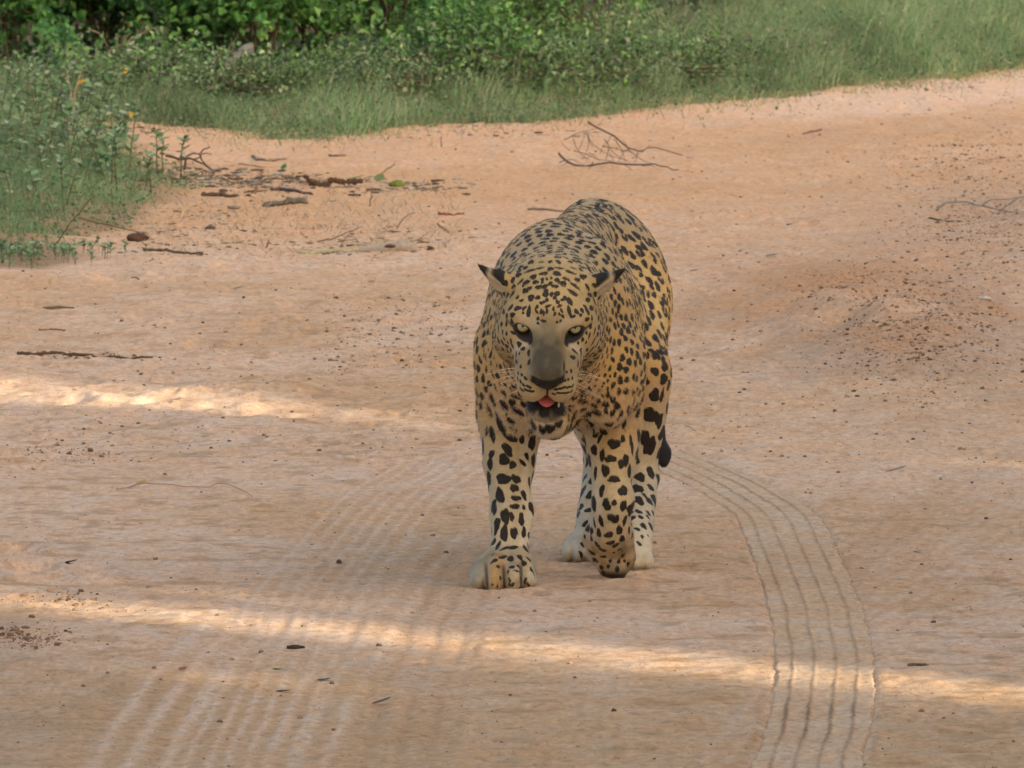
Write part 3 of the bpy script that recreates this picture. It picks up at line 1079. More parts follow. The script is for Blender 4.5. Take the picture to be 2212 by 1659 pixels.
GS = 'bare stems in the verge'
for i, (pl, Y0, rad, lab) in enumerate((
        ([(893, 250), (900, 200), (915, 150), (925, 110)], 49.6, 0.0035, 'thin dark bare stem standing at the edge of the far verge'),
        ([(838, 172), (845, 120), (852, 70), (860, 30)], 51, 0.003, 'slim dark upright stem left of the tall bare stem'),
        ([(945, 140), (948, 90), (955, 50)], 53, 0.003, 'short dark stem in the green bush, upper middle'),
        ([(1085, 115), (1075, 70), (1062, 20)], 52.5, 0.003, 'curved brown stem in the bright central bush'),
        ([(1215, 165), (1232, 110), (1240, 60)], 52, 0.003, 'dark stem standing in tall grass right of the central bush'),
        ([(1665, 185), (1685, 145), (1705, 110)], 53, 0.003, 'slanting dry stem in the tall grass, middle right'),
        ([(565, 235), (568, 180)], 49, 0.003, 'dead upright twig in front of the grey fallen log'))):
    top = pl[-1]
    twig_thing('dead_sapling', [pl, [pl[-2], (top[0] + 16, top[1] + 6)], [pl[-2], (pl[-2][0] - 14, pl[-2][1] - 26)]], Y0, (0.075, 0.055, 0.042), lab, 'sapling', (rad, rad * 0.6, rad * 0.5), GS, seed=i)
twig_thing('bare_branch', [[(225, 120), (262, 96), (300, 78), (338, 58)], [(190, 60), (222, 82), (232, 108)], [(262, 96), (280, 70)]], 50.2, (0.16, 0.125, 0.085), 'slanting pale bare branch in the dark thicket at upper left', 'branch', (0.007, 0.004, 0.003), seed=5)
twig_thing('small_tree', [[(190, 130), (192, 60), (196, 10), (199, -260)], [(196, 10), (235, -120)], [(193, 40), (150, -150)]], 52.6, (0.17, 0.125, 0.085), 'pale trunk of a small tree in the dark thicket at upper left', 'tree', (0.022, 0.010, 0.010), seed=6)
twig_thing('seed_stalk', [[(150, 330), (158, 240), (166, 180), (176, 152)], [(160, 215), (176, 170), (186, 140)], [(158, 235), (148, 170), (143, 150)]], 43.2, (0.30, 0.24, 0.15), 'dry pale seed stalk rising among the tall leafy weeds', 'stalk', (0.0028, 0.002, 0.002), seed=8)
twig_thing('dry_twig', [[(110, 545), (140, 500), (175, 455), (200, 425)], [(140, 500), (170, 490)]], 38.6, (0.10, 0.07, 0.055), 'thin dark twig sticking up from the front of the weedy patch', 'twig', (0.0020, 0.0012), seed=9)
twig_thing('dry_twig', [[(170, 470), (230, 486), (300, 500), (320, 505)], [(230, 486), (245, 470)]], 39.2, (0.13, 0.085, 0.06), 'thin brown twig lying along the edge of the weedy patch', 'twig', (0.0022, 0.0012), seed=10)

# fern-like spray with paired leaflets at upper left
r_f = np.random.default_rng(44)
x_, y_ = gnd(140, 215)
_root = empty('sapling', (x_, y_, 0.03))
_st, _fo = MB(), MB()
for (u0, v0, u1, v1) in ((150, 190, 112, 128), (150, 190, 170, 118), (140, 150, 165, 82), (140, 150, 105, 70), (135, 120, 150, 60), (120, 100, 80, 60)):
    p0, p1 = at(u0, v0, y_), at(u1, v1, y_ - 0.12)
    c_ = np.array([x_, y_, 0.03])
    ts = np.linspace(0, 1, 16)
    pts = np.array([p0 + (p1 - p0) * t + np.array([0, 0, 0.03 * math.sin(t * 3.1)]) for t in ts]) - c_
    _st.tube(pts, np.linspace(0.002, 0.0008, 16), (0.10, 0.13, 0.05), 4)
    dr = (p1 - p0) / np.linalg.norm(p1 - p0)
    for sgn in (-1, 1):
        D = np.repeat((np.cross(dr, (0, -1, 0.2)) * sgn + dr * 0.35 + np.array([0, 0, -0.2]))[None], 14, 0) + r_f.normal(0, 0.12, (14, 3))
        L = r_f.uniform(0.020, 0.032, 14)
        V, F, k = leaf_arrays(pts[2:], D, np.repeat([[0.0, -0.8, 0.6]], 14, 0), L, L * 0.30)
        _fo.add(V, F, np.repeat(cols(((0.07, 0.21, 0.06), (0.09, 0.25, 0.07)), 14, r_f), k, 0))
_st.tube(np.array([(0, 0, -0.04), (0.005, 0, 0.1), (-0.01, -0.05, 0.25)]), [0.006, 0.004, 0.002], (0.09, 0.07, 0.05), 5)
link('stem', _st.mesh('sapling_stem'), STEM_M, _root)
link('foliage', _fo.mesh('sapling_foliage', False), LEAF_M, _root)
tag(_root, 'bright green sapling with feathery leaves at upper left', 'sapling')

# orange flower in the grass at upper right
x_, y_ = gnd(1857, 130)
_root = empty('orange_flower', (x_, y_, 0.04))
_b = MB()
_hz = at(1857, 72, y_)[2] - 0.04
_b.tube([(0, 0, -0.02), (0.01, 0, _hz * 0.5), (0, 0, _hz)], [0.002, 0.0016, 0.0012], (0.10, 0.15, 0.06), 5)
link('stem', _b.mesh('flower_stem'), STEM_M, _root)
for i in range(7):
    a = i * 6.28 / 7
    _b = MB()
    V, F, k = leaf_arrays(np.array([[0, 0, _hz]]), np.array([[math.cos(a), -0.4, math.sin(a) * 0.9 + 0.2]]), np.array([[0, -1.0, 0.3]]), np.array([0.022]), np.array([0.008]))
    _b.add(V, F, (0.75, 0.25, 0.02))
    link('petal', _b.mesh('petal', False), LEAF_M, _root)
tag(_root, 'single orange flower in the tall grass at upper right', 'flower')

# ------------------------------------------------------------------ things lying on the sand
BARK_M = mat_vcol('dead_wood', 0.9, 90, 0.45, 0.12, 0.8, 160)
LITTER_M = mat_vcol('litter', 0.85, 80, 0.35, 0.15)


def lump(r, size, flat=0.6, n=7, m=5, jag=0.25):
    V = []
    for i in range(m + 1):
        t = math.pi * i / m
        for j in range(n):
            q = 2 * math.pi * j / n
            k = 1 + r.uniform(-jag, jag)
            V.append((size[0] * math.sin(t) * math.cos(q) * k, size[1] * math.sin(t) * math.sin(q) * k, size[2] * (math.cos(t) * k * flat + flat * 0.7)))
    F = []
    for i in range(m):
        for j in range(n):
            F.append((i * n + j, (i + 1) * n + j, (i + 1) * n + (j + 1) % n, i * n + (j + 1) % n))
    return np.array(V), np.array(F)


def stick(name, pl, rad, col, label, cat='stick', group='sticks lying on the sand', taper=0.6, lift=0.0, knots=0.15, seed=0, n=8, ends=None):
    """a stick lying on the sand through ground points seen at (u, v)"""
    r = np.random.default_rng(seed + 500)
    P = smooth_line([np.append(gnd(u, v), 0) for u, v in pl], 5)
    P[:, 2] = ground_z(P[:, 0], P[:, 1]) + rad * 0.75 + lift
    c0 = P[0].copy()
    c0[2] = 0
    rr = np.linspace(rad, rad * taper, len(P)) * (1 + knots * r.normal(0, 1, len(P)))
    b = MB()
    cc = np.asarray(col) * r.uniform(0.8, 1.2, (1, 3))
    b.tube(P - c0 + r.normal(0, rad * 0.25, P.shape), np.maximum(rr, rad * 0.3), cc[0], n)
    if ends is None:
        o = link(name, b.mesh(name), BARK_M, loc=c0)
    else:
        o = empty(name, c0)
        link('bark', b.mesh(name), BARK_M, o)
        e = MB()
        V, F = lump(r, (rad * 0.9, rad * 0.8, rad * 0.9), 0.9)
        e.add(V + (P[-1] - c0) - np.array([0, 0, rad * 0.6]), F, ends)
        link('broken_end', e.mesh(name + '_end'), BARK_M, o)
    tag(o, label, cat, group)
    return o


def cz(x, y, k):                                     # helpers: enlargements used while measuring
    return (324 + 0.3174 * x, 297 + 0.3174 * y)


def seq(*p):
    return [cz(a, b, 0) for a, b in p]


BR = (0.115, 0.075, 0.048)
GY = (0.25, 0.205, 0.155)
stick('stick', seq((360, 402), (470, 408), (600, 415), (700, 428)), 0.0085, BR, 'rough brown stick with a pale split near the grass patch', ends=(0.5, 0.38, 0.22), seed=1)
stick('stick', seq((770, 474), (860, 470), (960, 468), (1062, 468)), 0.010, (0.14, 0.11, 0.08), 'thick straight stick with a cut end, lowest of the cluster', taper=1.1, seed=2, ends=(0.40, 0.28, 0.16))
stick('stick', seq((832, 360), (900, 358), (960, 372), (1040, 385), (1110, 392)), 0.0065, BR, 'crooked brown stick just below the dark root', seed=3)
stick('stick', seq((640, 360), (720, 358), (800, 356)), 0.004, BR, 'short thin stick between the dark litter and the crooked stick', seed=4)
stick('stick', [(549, 420), (556, 398), (563, 380), (566, 372)], 0.0035, (0.18, 0.10, 0.06), 'reddish stick poking up out of the dark litter', seed=5)
stick('stick', seq((1020, 788), (1120, 782), (1200, 782), (1320, 784), (1430, 780)), 0.0055, (0.36, 0.31, 0.25), 'long pale weathered stick touching the grey driftwood', seed=6)
stick('stick', seq((-40, 768), (60, 786), (150, 796), (260, 818), (370, 832)), 0.0050, BR, 'long dark stick in front of the weedy patch', seed=7)
stick('stick', seq((1970, 550), (2050, 540), (2135, 532)), 0.0042, (0.22, 0.07, 0.045), 'short reddish stick left of the leopard shoulder', seed=8)
stick('stick', seq((700, 128), (740, 150), (800, 158), (870, 152), (930, 152)), 0.0055, (0.26, 0.19, 0.14), 'grey-brown crooked stick above the dark litter line', seed=9)
stick('stick', seq((1225, 128), (1280, 136), (1330, 132)), 0.0050, (0.22, 0.15, 0.10), 'short stick with dark ends lying far out on the open sand', seed=10)
stick('stick', seq((1580, 246), (1620, 220), (1665, 190)), 0.0025, (0.22, 0.15, 0.10), 'thin slanting twig above the mossy clump', seed=11)
stick('stick', seq((1960, 600), (2040, 640)), 0.0025, (0.22, 0.15, 0.10), 'thin straight twig close to the leopard, upper left of its ear', seed=12)
stick('stick', [(1140, 452), (1180, 454), (1240, 457)], 0.0045, (0.28, 0.17, 0.11), 'brown stick lying right behind the back of the leopard', seed=13)
stick('stick', [(1738, 292), (1760, 288), (1775, 285)], 0.005, (0.20, 0.14, 0.11), 'short grey stick far out on the sand at upper right', seed=14)
stick('stick', [(38, 776), (70, 777), (112, 773), (170, 775), (240, 777), (330, 781)], 0.0050, (0.10, 0.075, 0.05), 'dark stick with crumbly bark lying alone at the left border', seed=15)
stick('stick', [(252, 1062), (330, 1050), (400, 1056), (448, 1056), (483, 1046), (520, 1064), (548, 1078)], 0.0012, (0.36, 0.28, 0.19), 'long thin bent twig on the sand in the left half', seed=16, lift=0.004)
stick('stick', [(1742, 1197), (1753, 1203), (1766, 1212)], 0.0034, (0.16, 0.11, 0.07), 'short curved twig inside the fresh tyre track', seed=17, taper=0.9)
stick('stick', [(1962, 1437), (1985, 1436), (2005, 1440)], 0.0030, (0.17, 0.12, 0.08), 'short dark twig on the sand at lower right', seed=18)
stick('stick', [(235, 598), (262, 601), (300, 606)], 0.003, BR, 'thin dark twig lying below the weedy patch', seed=19)
stick('stick', [(1480, 929), (1492, 933), (1504, 936)], 0.0016, (0.62, 0.52, 0.38), 'pale straw lying right of the hind leg', seed=20)
stick('stick', [(2008, 484), (2040, 490), (2075, 500)], 0.003, BR, 'thin dark twig below the thorny branch at the right edge', seed=21)
stick('stick', [(84, 712), (110, 711), (142, 713)], 0.0028, (0.20, 0.15, 0.10), 'thin pale twig above the lone dark stick at left', seed=22)

# root-like dark piece and the grey driftwood
_r = np.random.default_rng(61)
p0 = np.append(gnd(*cz(1180, 335, 0)), 0)
_root = empty('dark_root', p0)
for pl, rd in (([(1060, 258), (1080, 285), (1110, 305), (1180, 322), (1230, 318)], 0.0085), ([(1210, 296), (1250, 290), (1300, 300), (1370, 300), (1450, 296)], 0.0105), ([(1060, 258), (1045, 275)], 0.005), ([(1080, 285), (1062, 300)], 0.004)):
    P = smooth_line([at(*cz(a, b, 0), p0[1]) for a, b in pl], 4)
    P[:, 2] = np.maximum(P[:, 2], rd * 0.7)
    b = MB()
    b.tube(P - p0, np.full(len(P), rd) * (1 + 0.22 * _r.normal(0, 1, len(P))), (0.085, 0.050, 0.034), 8)
    link('root_piece', b.mesh('root_piece'), BARK_M, _root)
tag(_root, 'knobbly dark brown piece of root rearing up at its end', 'root')

p0 = np.append(gnd(*cz(1640, 785, 0)), 0)
_root = empty('driftwood', p0)
P = smooth_line([at(*cz(a, b, 0), p0[1]) for a, b in ((1425, 775), (1520, 762), (1600, 755), (1690, 752), (1760, 758), (1830, 778))], 5)
rd = np.interp(np.linspace(0, 1, len(P)), [0, 0.2, 0.5, 0.68, 0.85, 1], [0.010, 0.014, 0.018, 0.024, 0.018, 0.004])
P[:, 2] = rd * 0.75
b = MB()
b.tube(P - p0, rd * (1 + 0.06 * _r.normal(0, 1, len(P))), (0.36, 0.30, 0.24), 10)
link('trunk_piece', b.mesh('driftwood'), BARK_M, _root)
b = MB()
V, F = lump(_r, (0.022, 0.016, 0.006), 0.8)
b.add(V + at(*cz(1640, 735, 0), p0[1] - 0.012) - p0 + (0, 0, -0.004), F, (0.13, 0.10, 0.08))
link('dark_knot', b.mesh('knot'), BARK_M, _root)
tag(_root, 'pale grey swollen piece of driftwood lying on the sand', 'driftwood')

# grey log in the thicket
p0 = np.append(gnd(505, 225), 0)
_root = empty('fallen_log', p0)
P = smooth_line([at(u, v, p0[1] - 0.3) for u, v in ((455, 165), (480, 150), (505, 132), (530, 112), (548, 108))], 5)
b = MB()
b.tube(P - p0, np.linspace(0.020, 0.030, len(P)) * (1 + 0.06 * _r.normal(0, 1, len(P))), (0.20, 0.19, 0.18), 9)
link('log', b.mesh('fallen_log'), BARK_M, _root)
b = MB()
b.tube(np.array([at(u, v, p0[1] - 0.25) for u, v in ((536, 118), (538, 150), (538, 190))]) - p0, [0.008, 0.007, 0.006], (0.06, 0.05, 0.045), 6)
link('branch_stub', b.mesh('stub'), BARK_M, _root)
tag(_root, 'grey weathered log leaning in the thicket, upper left', 'log')


def c4(*p):
    return [(1106 + 0.5 * a, 0.5 * b) for a, b in p]


Y0 = gnd(1340, 368)[1]
twig_thing('fallen_branch', [c4((200, 665), (270, 712), (420, 706), (560, 712), (640, 712), (715, 738)), c4((330, 530), (440, 590), (530, 650), (620, 642), (735, 668)),
                             c4((325, 575), (350, 622), (420, 670), (500, 692)), c4((265, 650), (330, 672), (390, 690), (480, 702)), c4((440, 600), (470, 640), (490, 702)), c4((225, 605), (290, 572), (370, 555)),
                             c4((545, 650), (530, 702)), c4((490, 632), (560, 690), (640, 716)), c4((400, 600), (440, 660), (505, 702)), c4((330, 580), (328, 640), (300, 690)), c4((265, 600), (285, 650), (330, 690)),
                             c4((420, 640), (405, 690)), c4((470, 655), (540, 640)), c4((205, 700), (260, 690), (310, 712)), c4((390, 630), (440, 640), (520, 660)), c4((735, 740), (762, 738)), c4((350, 700), (330, 735)), c4((480, 705), (520, 735))] + [c4(*[(x0 + dx_ * t, y0 + dy_ * t + 6 * math.sin(t * 5 + x0)) for t in (0, 0.5, 1)]) for x0, y0, dx_, dy_ in ((250, 655, -40, -50), (290, 640, 30, -60), (350, 640, -25, -55), (380, 660, 40, -60), (300, 690, 60, -30), (440, 690, -30, -60), (460, 690, 45, -50), (520, 690, 40, -45), (410, 615, 30, -35), (500, 640, -20, -40), (560, 655, 40, -25), (260, 705, -50, 10), (330, 660, 50, 30), (560, 712, 60, 8))],
           Y0, (0.15, 0.11, 0.088), 'dry many-twigged dead branch lying on the sand behind the leopard', 'branch',
           (0.0044, 0.0038) + (0.0018,) * 16 + (0.0013,) * 14, mat=BARK_M, depth=0.14, seed=2)


def c8(*p):
    return [(1404 + 0.3907 * a, 270 + 0.3907 * b) for a, b in p]


Y0 = gnd(2100, 478)[1]
twig_thing('thorny_branch', [c8((1588, 452), (1640, 421), (1740, 426), (1840, 446), (1930, 470), (2070, 522), (2200, 560)), c8((1840, 442), (1880, 410), (1960, 408), (2068, 395), (2180, 380)), c8((1930, 466), (1990, 432), (2050, 400)),
                             c8((1700, 424), (1680, 400)), c8((1760, 430), (1800, 470)), c8((1880, 410), (1900, 385)), c8((2000, 495), (1960, 520))],
           Y0, (0.33, 0.29, 0.26), 'pale grey thorny branch cut off by the right edge of the picture', 'branch', (0.0058, 0.0040, 0.0030, 0.002, 0.002, 0.002, 0.002), mat=BARK_M, depth=0.05, seed=3)


def c5(*p):
    return [(0.2686 * a, 108 + 0.2686 * b) for a, b in p]


Y0 = gnd(410, 372)[1]
twig_thing('arched_twig', [c5((1335, 855), (1440, 872), (1570, 886), (1650, 930), (1722, 978)), c5((1485, 962), (1498, 872), (1540, 832), (1600, 836), (1650, 792), (1692, 786)), c5((1560, 880), (1600, 862), (1650, 828), (1700, 840)),
                           c5((1600, 836), (1640, 900), (1700, 960)), c5((1440, 872), (1455, 845)), c5((1335, 855), (1345, 840))],
           Y0, (0.075, 0.055, 0.045), 'dark twig bent into an arch at the tip of the weedy patch', 'twig', (0.0050, 0.0042, 0.003, 0.0035, 0.002, 0.002), mat=BARK_M, depth=0.05, seed=4)
for i, (pl, lab) in enumerate((
        ([seq((1140, 705), (1230, 690), (1340, 650), (1450, 598)), seq((1280, 690), (1330, 700), (1420, 690)), seq((1310, 720), (1370, 640))], 'thin dead twig fanned out behind the pale stick'),
        ([seq((1760, 716), (1830, 690), (1910, 632)), seq((1830, 690), (1900, 690)), seq((1680, 610), (1750, 530), (1800, 512))], 'thin dead twig sticking up right of the grey driftwood'),
        ([seq((1490, 480), (1505, 400), (1498, 340)), seq((1500, 430), (1520, 400))], 'fine upright twig in the middle of the sand left of the leopard'),
        ([seq((1982, 66), (1980, 20), (1984, -10))], 'short upright twig standing alone far out on the sand'),
        ([seq((600, 180), (700, 190), (790, 218)), seq((700, 190), (840, 205))], 'faint thin twig lying above the litter line'))):
    yb = gnd(*max(pl[0], key=lambda q: q[1]))[1]
    twig_thing('dead_twig', pl, yb, (0.20, 0.14, 0.095), lab, 'twig', (0.0026,) + (0.0018,) * 3, 'fine dead twigs on the sand', BARK_M, 0.04, 20 + i)


def ground_leaf(name, u, v, L, W, az, col, label, cat='leaf', tilt=0.15, curl=0.25, group='leaves and chips on the sand'):
    """a fallen leaf, cupped and lying on the sand"""
    x, y = gnd(u, v)
    z = float(ground_z(x, y)[0])
    b = MB()
    ts = np.linspace(-1, 1, 7)
    V = []
    for t in ts:
        w = W * math.sqrt(max(0.02, 1 - t * t)) * (1 - 0.2 * t)
        for s in (-1, -0.35, 0.35, 1):
            V.append((t * L, s * w, curl * L * (0.35 * t * t + 0.30 * abs(s) * w / W) + tilt * L * (t + 1) * 0.5 + 0.002))
    F = [(i * 4 + j, (i + 1) * 4 + j, (i + 1) * 4 + j + 1, i * 4 + j + 1) for i in range(6) for j in range(3)]
    V = np.array(V)
    V2 = np.vstack([V, V - (0, 0, 0.0012)])
    F2 = F + [tuple(28 + q for q in f[::-1]) for f in F]
    b.add(V2, F2, col)
    o = link(name, b.mesh(name), LEAF_M if col[1] > col[0] else LITTER_M, loc=(x, y, z))
    o.rotation_euler = (0, 0, az)
    tag(o, label, cat, group)


ground_leaf('fallen_leaf', 515, 632, 0.016, 0.012, 0.1, (0.05, 0.20, 0.06), 'bright green leaf lying alone on the sand, left of the leopard', tilt=0.5)
ground_leaf('fallen_leaf', 803, 608, 0.012, 0.008, 0.0, (0.12, 0.16, 0.06), 'small dull green leaf left of the leopard ear')
ground_leaf('fallen_leaf', 613, 368, 0.014, 0.010, 1.2, (0.06, 0.17, 0.05), 'green leaf standing upright on the far sand', tilt=1.3)
ground_leaf('fallen_leaf', 1667, 561, 0.020, 0.010, 0.2, (0.10, 0.13, 0.055), 'dark green narrow leaf right of the leopard back', tilt=0.3)
ground_leaf('fallen_leaf', 1460, 535, 0.010, 0.008, 0.2, (0.55, 0.34, 0.06), 'tiny yellow leaf right against the leopard flank', tilt=0.4)
ground_leaf('fallen_leaf', 310, 1043, 0.008, 0.008, 0.5, (0.60, 0.33, 0.05), 'small yellow-orange leaf above the thin bent twig', tilt=0.6)
ground_leaf('fallen_leaf', 150, 1226, 0.017, 0.012, 0.0, (0.03, 0.03, 0.022), 'blackish leaf lying in the sunlit footprint at left', tilt=0.4)
ground_leaf('fallen_leaf', 178, 1230, 0.012, 0.012, 0.4, (0.20, 0.25, 0.11), 'pale green leaf beside the blackish leaf', tilt=0.3)
ground_leaf('fallen_leaf', 700, 1467, 0.013, 0.008, 0.2, (0.13, 0.12, 0.09), 'narrow grey leaf in the foreground, left of the other')
ground_leaf('fallen_leaf', 824, 1516, 0.018, 0.007, 0.35, (0.13, 0.13, 0.11), 'narrow curled grey leaf near the bottom of the picture', tilt=0.6)
ground_leaf('fallen_leaf', 612, 1492, 0.014, 0.008, -0.2, (0.17, 0.15, 0.12), 'faint grey leaf at bottom, left of the curled one')
ground_leaf('fallen_leaf', 600, 1443, 0.010, 0.009, 0.3, (0.55, 0.42, 0.12), 'pale yellow leaf just below the dark seed pod')
ground_leaf('bark_chip', 1500, 588, 0.014, 0.008, 0.1, (0.16, 0.065, 0.04), 'reddish bark chip right of the leopard flank', 'chip', 0.3)
ground_leaf('bark_chip', 2050, 639, 0.014, 0.010, -0.2, (0.11, 0.055, 0.04), 'dark reddish chip above the pale shell-like stone', 'chip', 0.4)
ground_leaf('bark_chip', 1545, 603, 0.007, 0.007, 0.1, (0.12, 0.06, 0.04), 'tiny dark chip just below the reddish chip', 'chip', 0.4)
ground_leaf('bark_chip', 578, 533, 0.013, 0.0035, 1.2, (0.24, 0.10, 0.055), 'rust-red sliver of bark stuck upright in the sand', 'chip', 2.0, 0.0)
ground_leaf('bark_chip', 1935, 1022, 0.024, 0.014, 0.2, (0.36, 0.24, 0.14), 'dry curled leaf on the faint track at right', 'leaf', 0.5)
ground_leaf('bark_chip', 395, 1444, 0.008, 0.008, 0.9, (0.26, 0.11, 0.06), 'small rusty chip in the foreground at left', 'chip', 0.5)
ground_leaf('fallen_leaf', 445, 950, 0.012, 0.006, 0.1, (0.45, 0.45, 0.38), 'pale whitish leaf above the thin bent twig', tilt=0.3)
ground_leaf('fallen_leaf', 1985, 1195, 0.012, 0.007, 0.1, (0.48, 0.46, 0.40), 'pale dry leaf on the sand right of the tyre track', tilt=0.3)
ground_leaf('fallen_leaf', 1735, 1178, 0.010, 0.007, 0.1, (0.50, 0.48, 0.44), 'whitish flake inside the tyre track above the curved twig', tilt=0.3)
ground_leaf('fallen_leaf', 768, 392, 0.030, 0.020, 0.1, (0.10, 0.21, 0.06), 'green leaf lying on the dark root', tilt=0.5)
ground_leaf('fallen_leaf', 820, 392, 0.014, 0.018, 1.3, (0.16, 0.22, 0.08), 'pale green leaf standing beside the mossy clump', tilt=1.6)
ground_leaf('fallen_leaf', 985, 408, 0.020, 0.012, 0.1, (0.10, 0.15, 0.06), 'dark green leaf at the far end of the litter, near the leopard', tilt=0.3)
ground_leaf('fallen_leaf', 720, 437, 0.016, 0.010, 0.1, (0.22, 0.34, 0.28), 'bluish green leaf on the sand below the sticks', tilt=0.3)

# seed pod, clods and stones
for (nm, u, v, sz, col, lab, cat) in (
        ('seed_pod', 637, 1399, (0.0175, 0.0105, 0.006), (0.055, 0.035, 0.025), 'dark oblong seed pod lying in the foreground', 'pod'),
        ('clod', 298, 521, (0.034, 0.03, 0.020), (0.085, 0.050, 0.033), 'dark brown clod at the edge of the weedy patch', 'clod'),
        ('clod', 732, 1216, (0.006, 0.008, 0.007), (0.10, 0.055, 0.04), 'small dark crumb on the sand left of the forepaw', 'clod'),
        ('clod', 125, 668, (0.045, 0.06, 0.007), (0.13, 0.085, 0.055), 'flat dark clump in the hollow at the left border', 'clod'),
        ('pale_stone', 2126, 677, (0.022, 0.02, 0.009), (0.50, 0.44, 0.38), 'pale shell-like stone at the right border', 'stone'),
        ('mossy_clump', 858, 402, (0.028, 0.03, 0.018), (0.14, 0.17, 0.035), 'mossy yellow-green clump at the end of the dark root', 'moss'),
        ('pale_stone', 888, 408, (0.010, 0.01, 0.006), (0.50, 0.47, 0.42), 'whitish pebble right of the mossy clump', 'stone'),
        ('pale_stone', 624, 437, (0.010, 0.01, 0.006), (0.60, 0.52, 0.40), 'whitish pebble above the thick straight stick', 'stone'),
        ('clod', 505, 455, (0.022, 0.02, 0.009), (0.20, 0.16, 0.13), 'grey crumbly clod below the split stick', 'clod'),
        ('clod', 482, 408, (0.016, 0.02, 0.008), (0.09, 0.06, 0.045), 'dark clod above the split stick', 'clod'),
        ('clod', 930, 547, (0.012, 0.012, 0.010), (0.07, 0.045, 0.035), 'dark crumb at the tip of the grey driftwood', 'clod'),
        ('clod', 455, 502, (0.020, 0.02, 0.010), (0.10, 0.065, 0.05), 'dark flake between patch and driftwood', 'clod'),
        ('clod', 332, 287, (0.010, 0.010, 0.016), (0.04, 0.028, 0.024), 'small blackish lump on the far sand near the verge', 'clod')):
    x, y = gnd(u, v)
    b = MB()
    V, F = lump(_r, sz, 0.75, 9, 6, 0.16)
    b.add(V, F, np.asarray(col) * _r.uniform(0.8, 1.2, (len(V), 1)))
    o = link(nm, b.mesh(nm), BARK_M, loc=(x, y, float(ground_z(x, y)[0]) - sz[2] * 0.15))
    tag(o, lab, cat, 'clods, stones and pods on the sand')


# dark litter under the sticks, gravel everywhere: nobody could count it
def scatter(name, pts, size, pal, label, seed, elong=1.0, flat=0.7):
    r = np.random.default_rng(seed)
    n = len(pts)
    p_ = (1 + 5 ** 0.5) / 2
    base = np.array([(-1, p_, 0), (1, p_, 0), (-1, -p_, 0), (1, -p_, 0), (0, -1, p_), (0, 1, p_), (0, -1, -p_), (0, 1, -p_), (p_, 0, -1), (p_, 0, 1), (-p_, 0, -1), (-p_, 0, 1)]) / 1.9
    f = np.array([(0, 11, 5), (0, 5, 1), (0, 1, 7), (0, 7, 10), (0, 10, 11), (1, 5, 9), (5, 11, 4), (11, 10, 2), (10, 7, 6), (7, 1, 8), (3, 9, 4), (3, 4, 2), (3, 2, 6), (3, 6, 8), (3, 8, 9), (4, 9, 5), (2, 4, 11), (6, 2, 10), (8, 6, 7), (9, 8, 1)])
    V = base[None] * (1 + r.uniform(-0.28, 0.28, (n, 12, 1)))
    s = size[0] * np.exp(r.exponential(1.0, n) * math.log(size[1] / size[0]) / 2.6)
    s = np.minimum(s, size[1] * 1.4)
    V = V * s[:, None, None]
    V[:, :, 0] *= r.uniform(1, elong, (n, 1))
    V[:, :, 2] *= flat
    a = r.uniform(0, 6.28, n)
    if elong > 1.5:
        a = r.normal(0, 0.6, n)
    ca, sa = np.cos(a)[:, None], np.sin(a)[:, None]
    X = V[:, :, 0] * ca - V[:, :, 1] * sa
    Yy = V[:, :, 0] * sa + V[:, :, 1] * ca
    z = ground_z(pts[:, 0], pts[:, 1])
    W = np.stack([X + pts[:, 0:1], Yy + pts[:, 1:2], V[:, :, 2] + (z + s * flat * 0.35)[:, None]], 2)
    F = (np.arange(n)[:, None, None] * 12 + f[None]).reshape(-1, 3)
    b = MB()
    b.add(W.reshape(-1, 3), F, np.repeat(cols(pal, n, r, 0.35), 12, 0))
    o = link(name, b.mesh(name, False), LITTER_M)
    tag(o, label, 'gravel' if 'gravel' in name else 'litter', None, 'stuff')


_q = np.random.default_rng(71)


def region(n, u0, u1, v0, v1, cu=None, cv=None, su=1, sv=1):
    if cu is None:
        uv = np.stack([_q.uniform(u0, u1, n), _q.uniform(v0, v1, n)], 1)
    else:
        uv = np.stack([_q.normal(cu, su, n), _q.normal(cv, sv, n)], 1)
    return np.array([gnd(a, b) for a, b in uv])


STONE = ((0.16, 0.105, 0.070), (0.21, 0.145, 0.10), (0.12, 0.080, 0.058), (0.26, 0.19, 0.135), (0.29, 0.17, 0.10))
scatter('gravel', np.vstack([region(4200, -60, 2270, 290, 1000), region(800, -60, 2270, 950, 1680)]), (0.0011, 0.0040), STONE, 'fine dark gravel scattered over the whole sandy track', 1)
scatter('gravel_heap', np.vstack([region(1700, 0, 0, 0, 0, 1940, 715, 110, 60), region(600, 0, 0, 0, 0, 1880, 650, 90, 35), region(2200, 0, 0, 0, 0, 2130, 510, 100, 55), region(1100, 0, 0, 0, 0, 2000, 780, 110, 40), region(1700, 0, 0, 0, 0, 2100, 350, 110, 40)]),
        (0.0014, 0.0046), STONE + ((0.30, 0.22, 0.17), (0.34, 0.25, 0.19)), 'grey-brown gravel heaped beside the track at right', 2)
scatter('gravel_drift', np.vstack([region(240, 0, 0, 0, 0, 45, 1378, 55, 14), region(160, 0, 0, 0, 0, 130, 1300, 60, 10), region(160, 0, 0, 0, 0, 220, 776, 90, 5), region(140, 0, 0, 0, 0, 130, 985, 70, 10), region(500, 700, 1010, 640, 800)]),
        (0.0016, 0.0050), STONE, 'dark grit drifted together along the left border of the track', 3)
lit2 = np.vstack([region(600, 0, 0, 0, 0, 420, 500, 110, 30), region(450, 0, 0, 0, 0, 800, 520, 110, 20)])
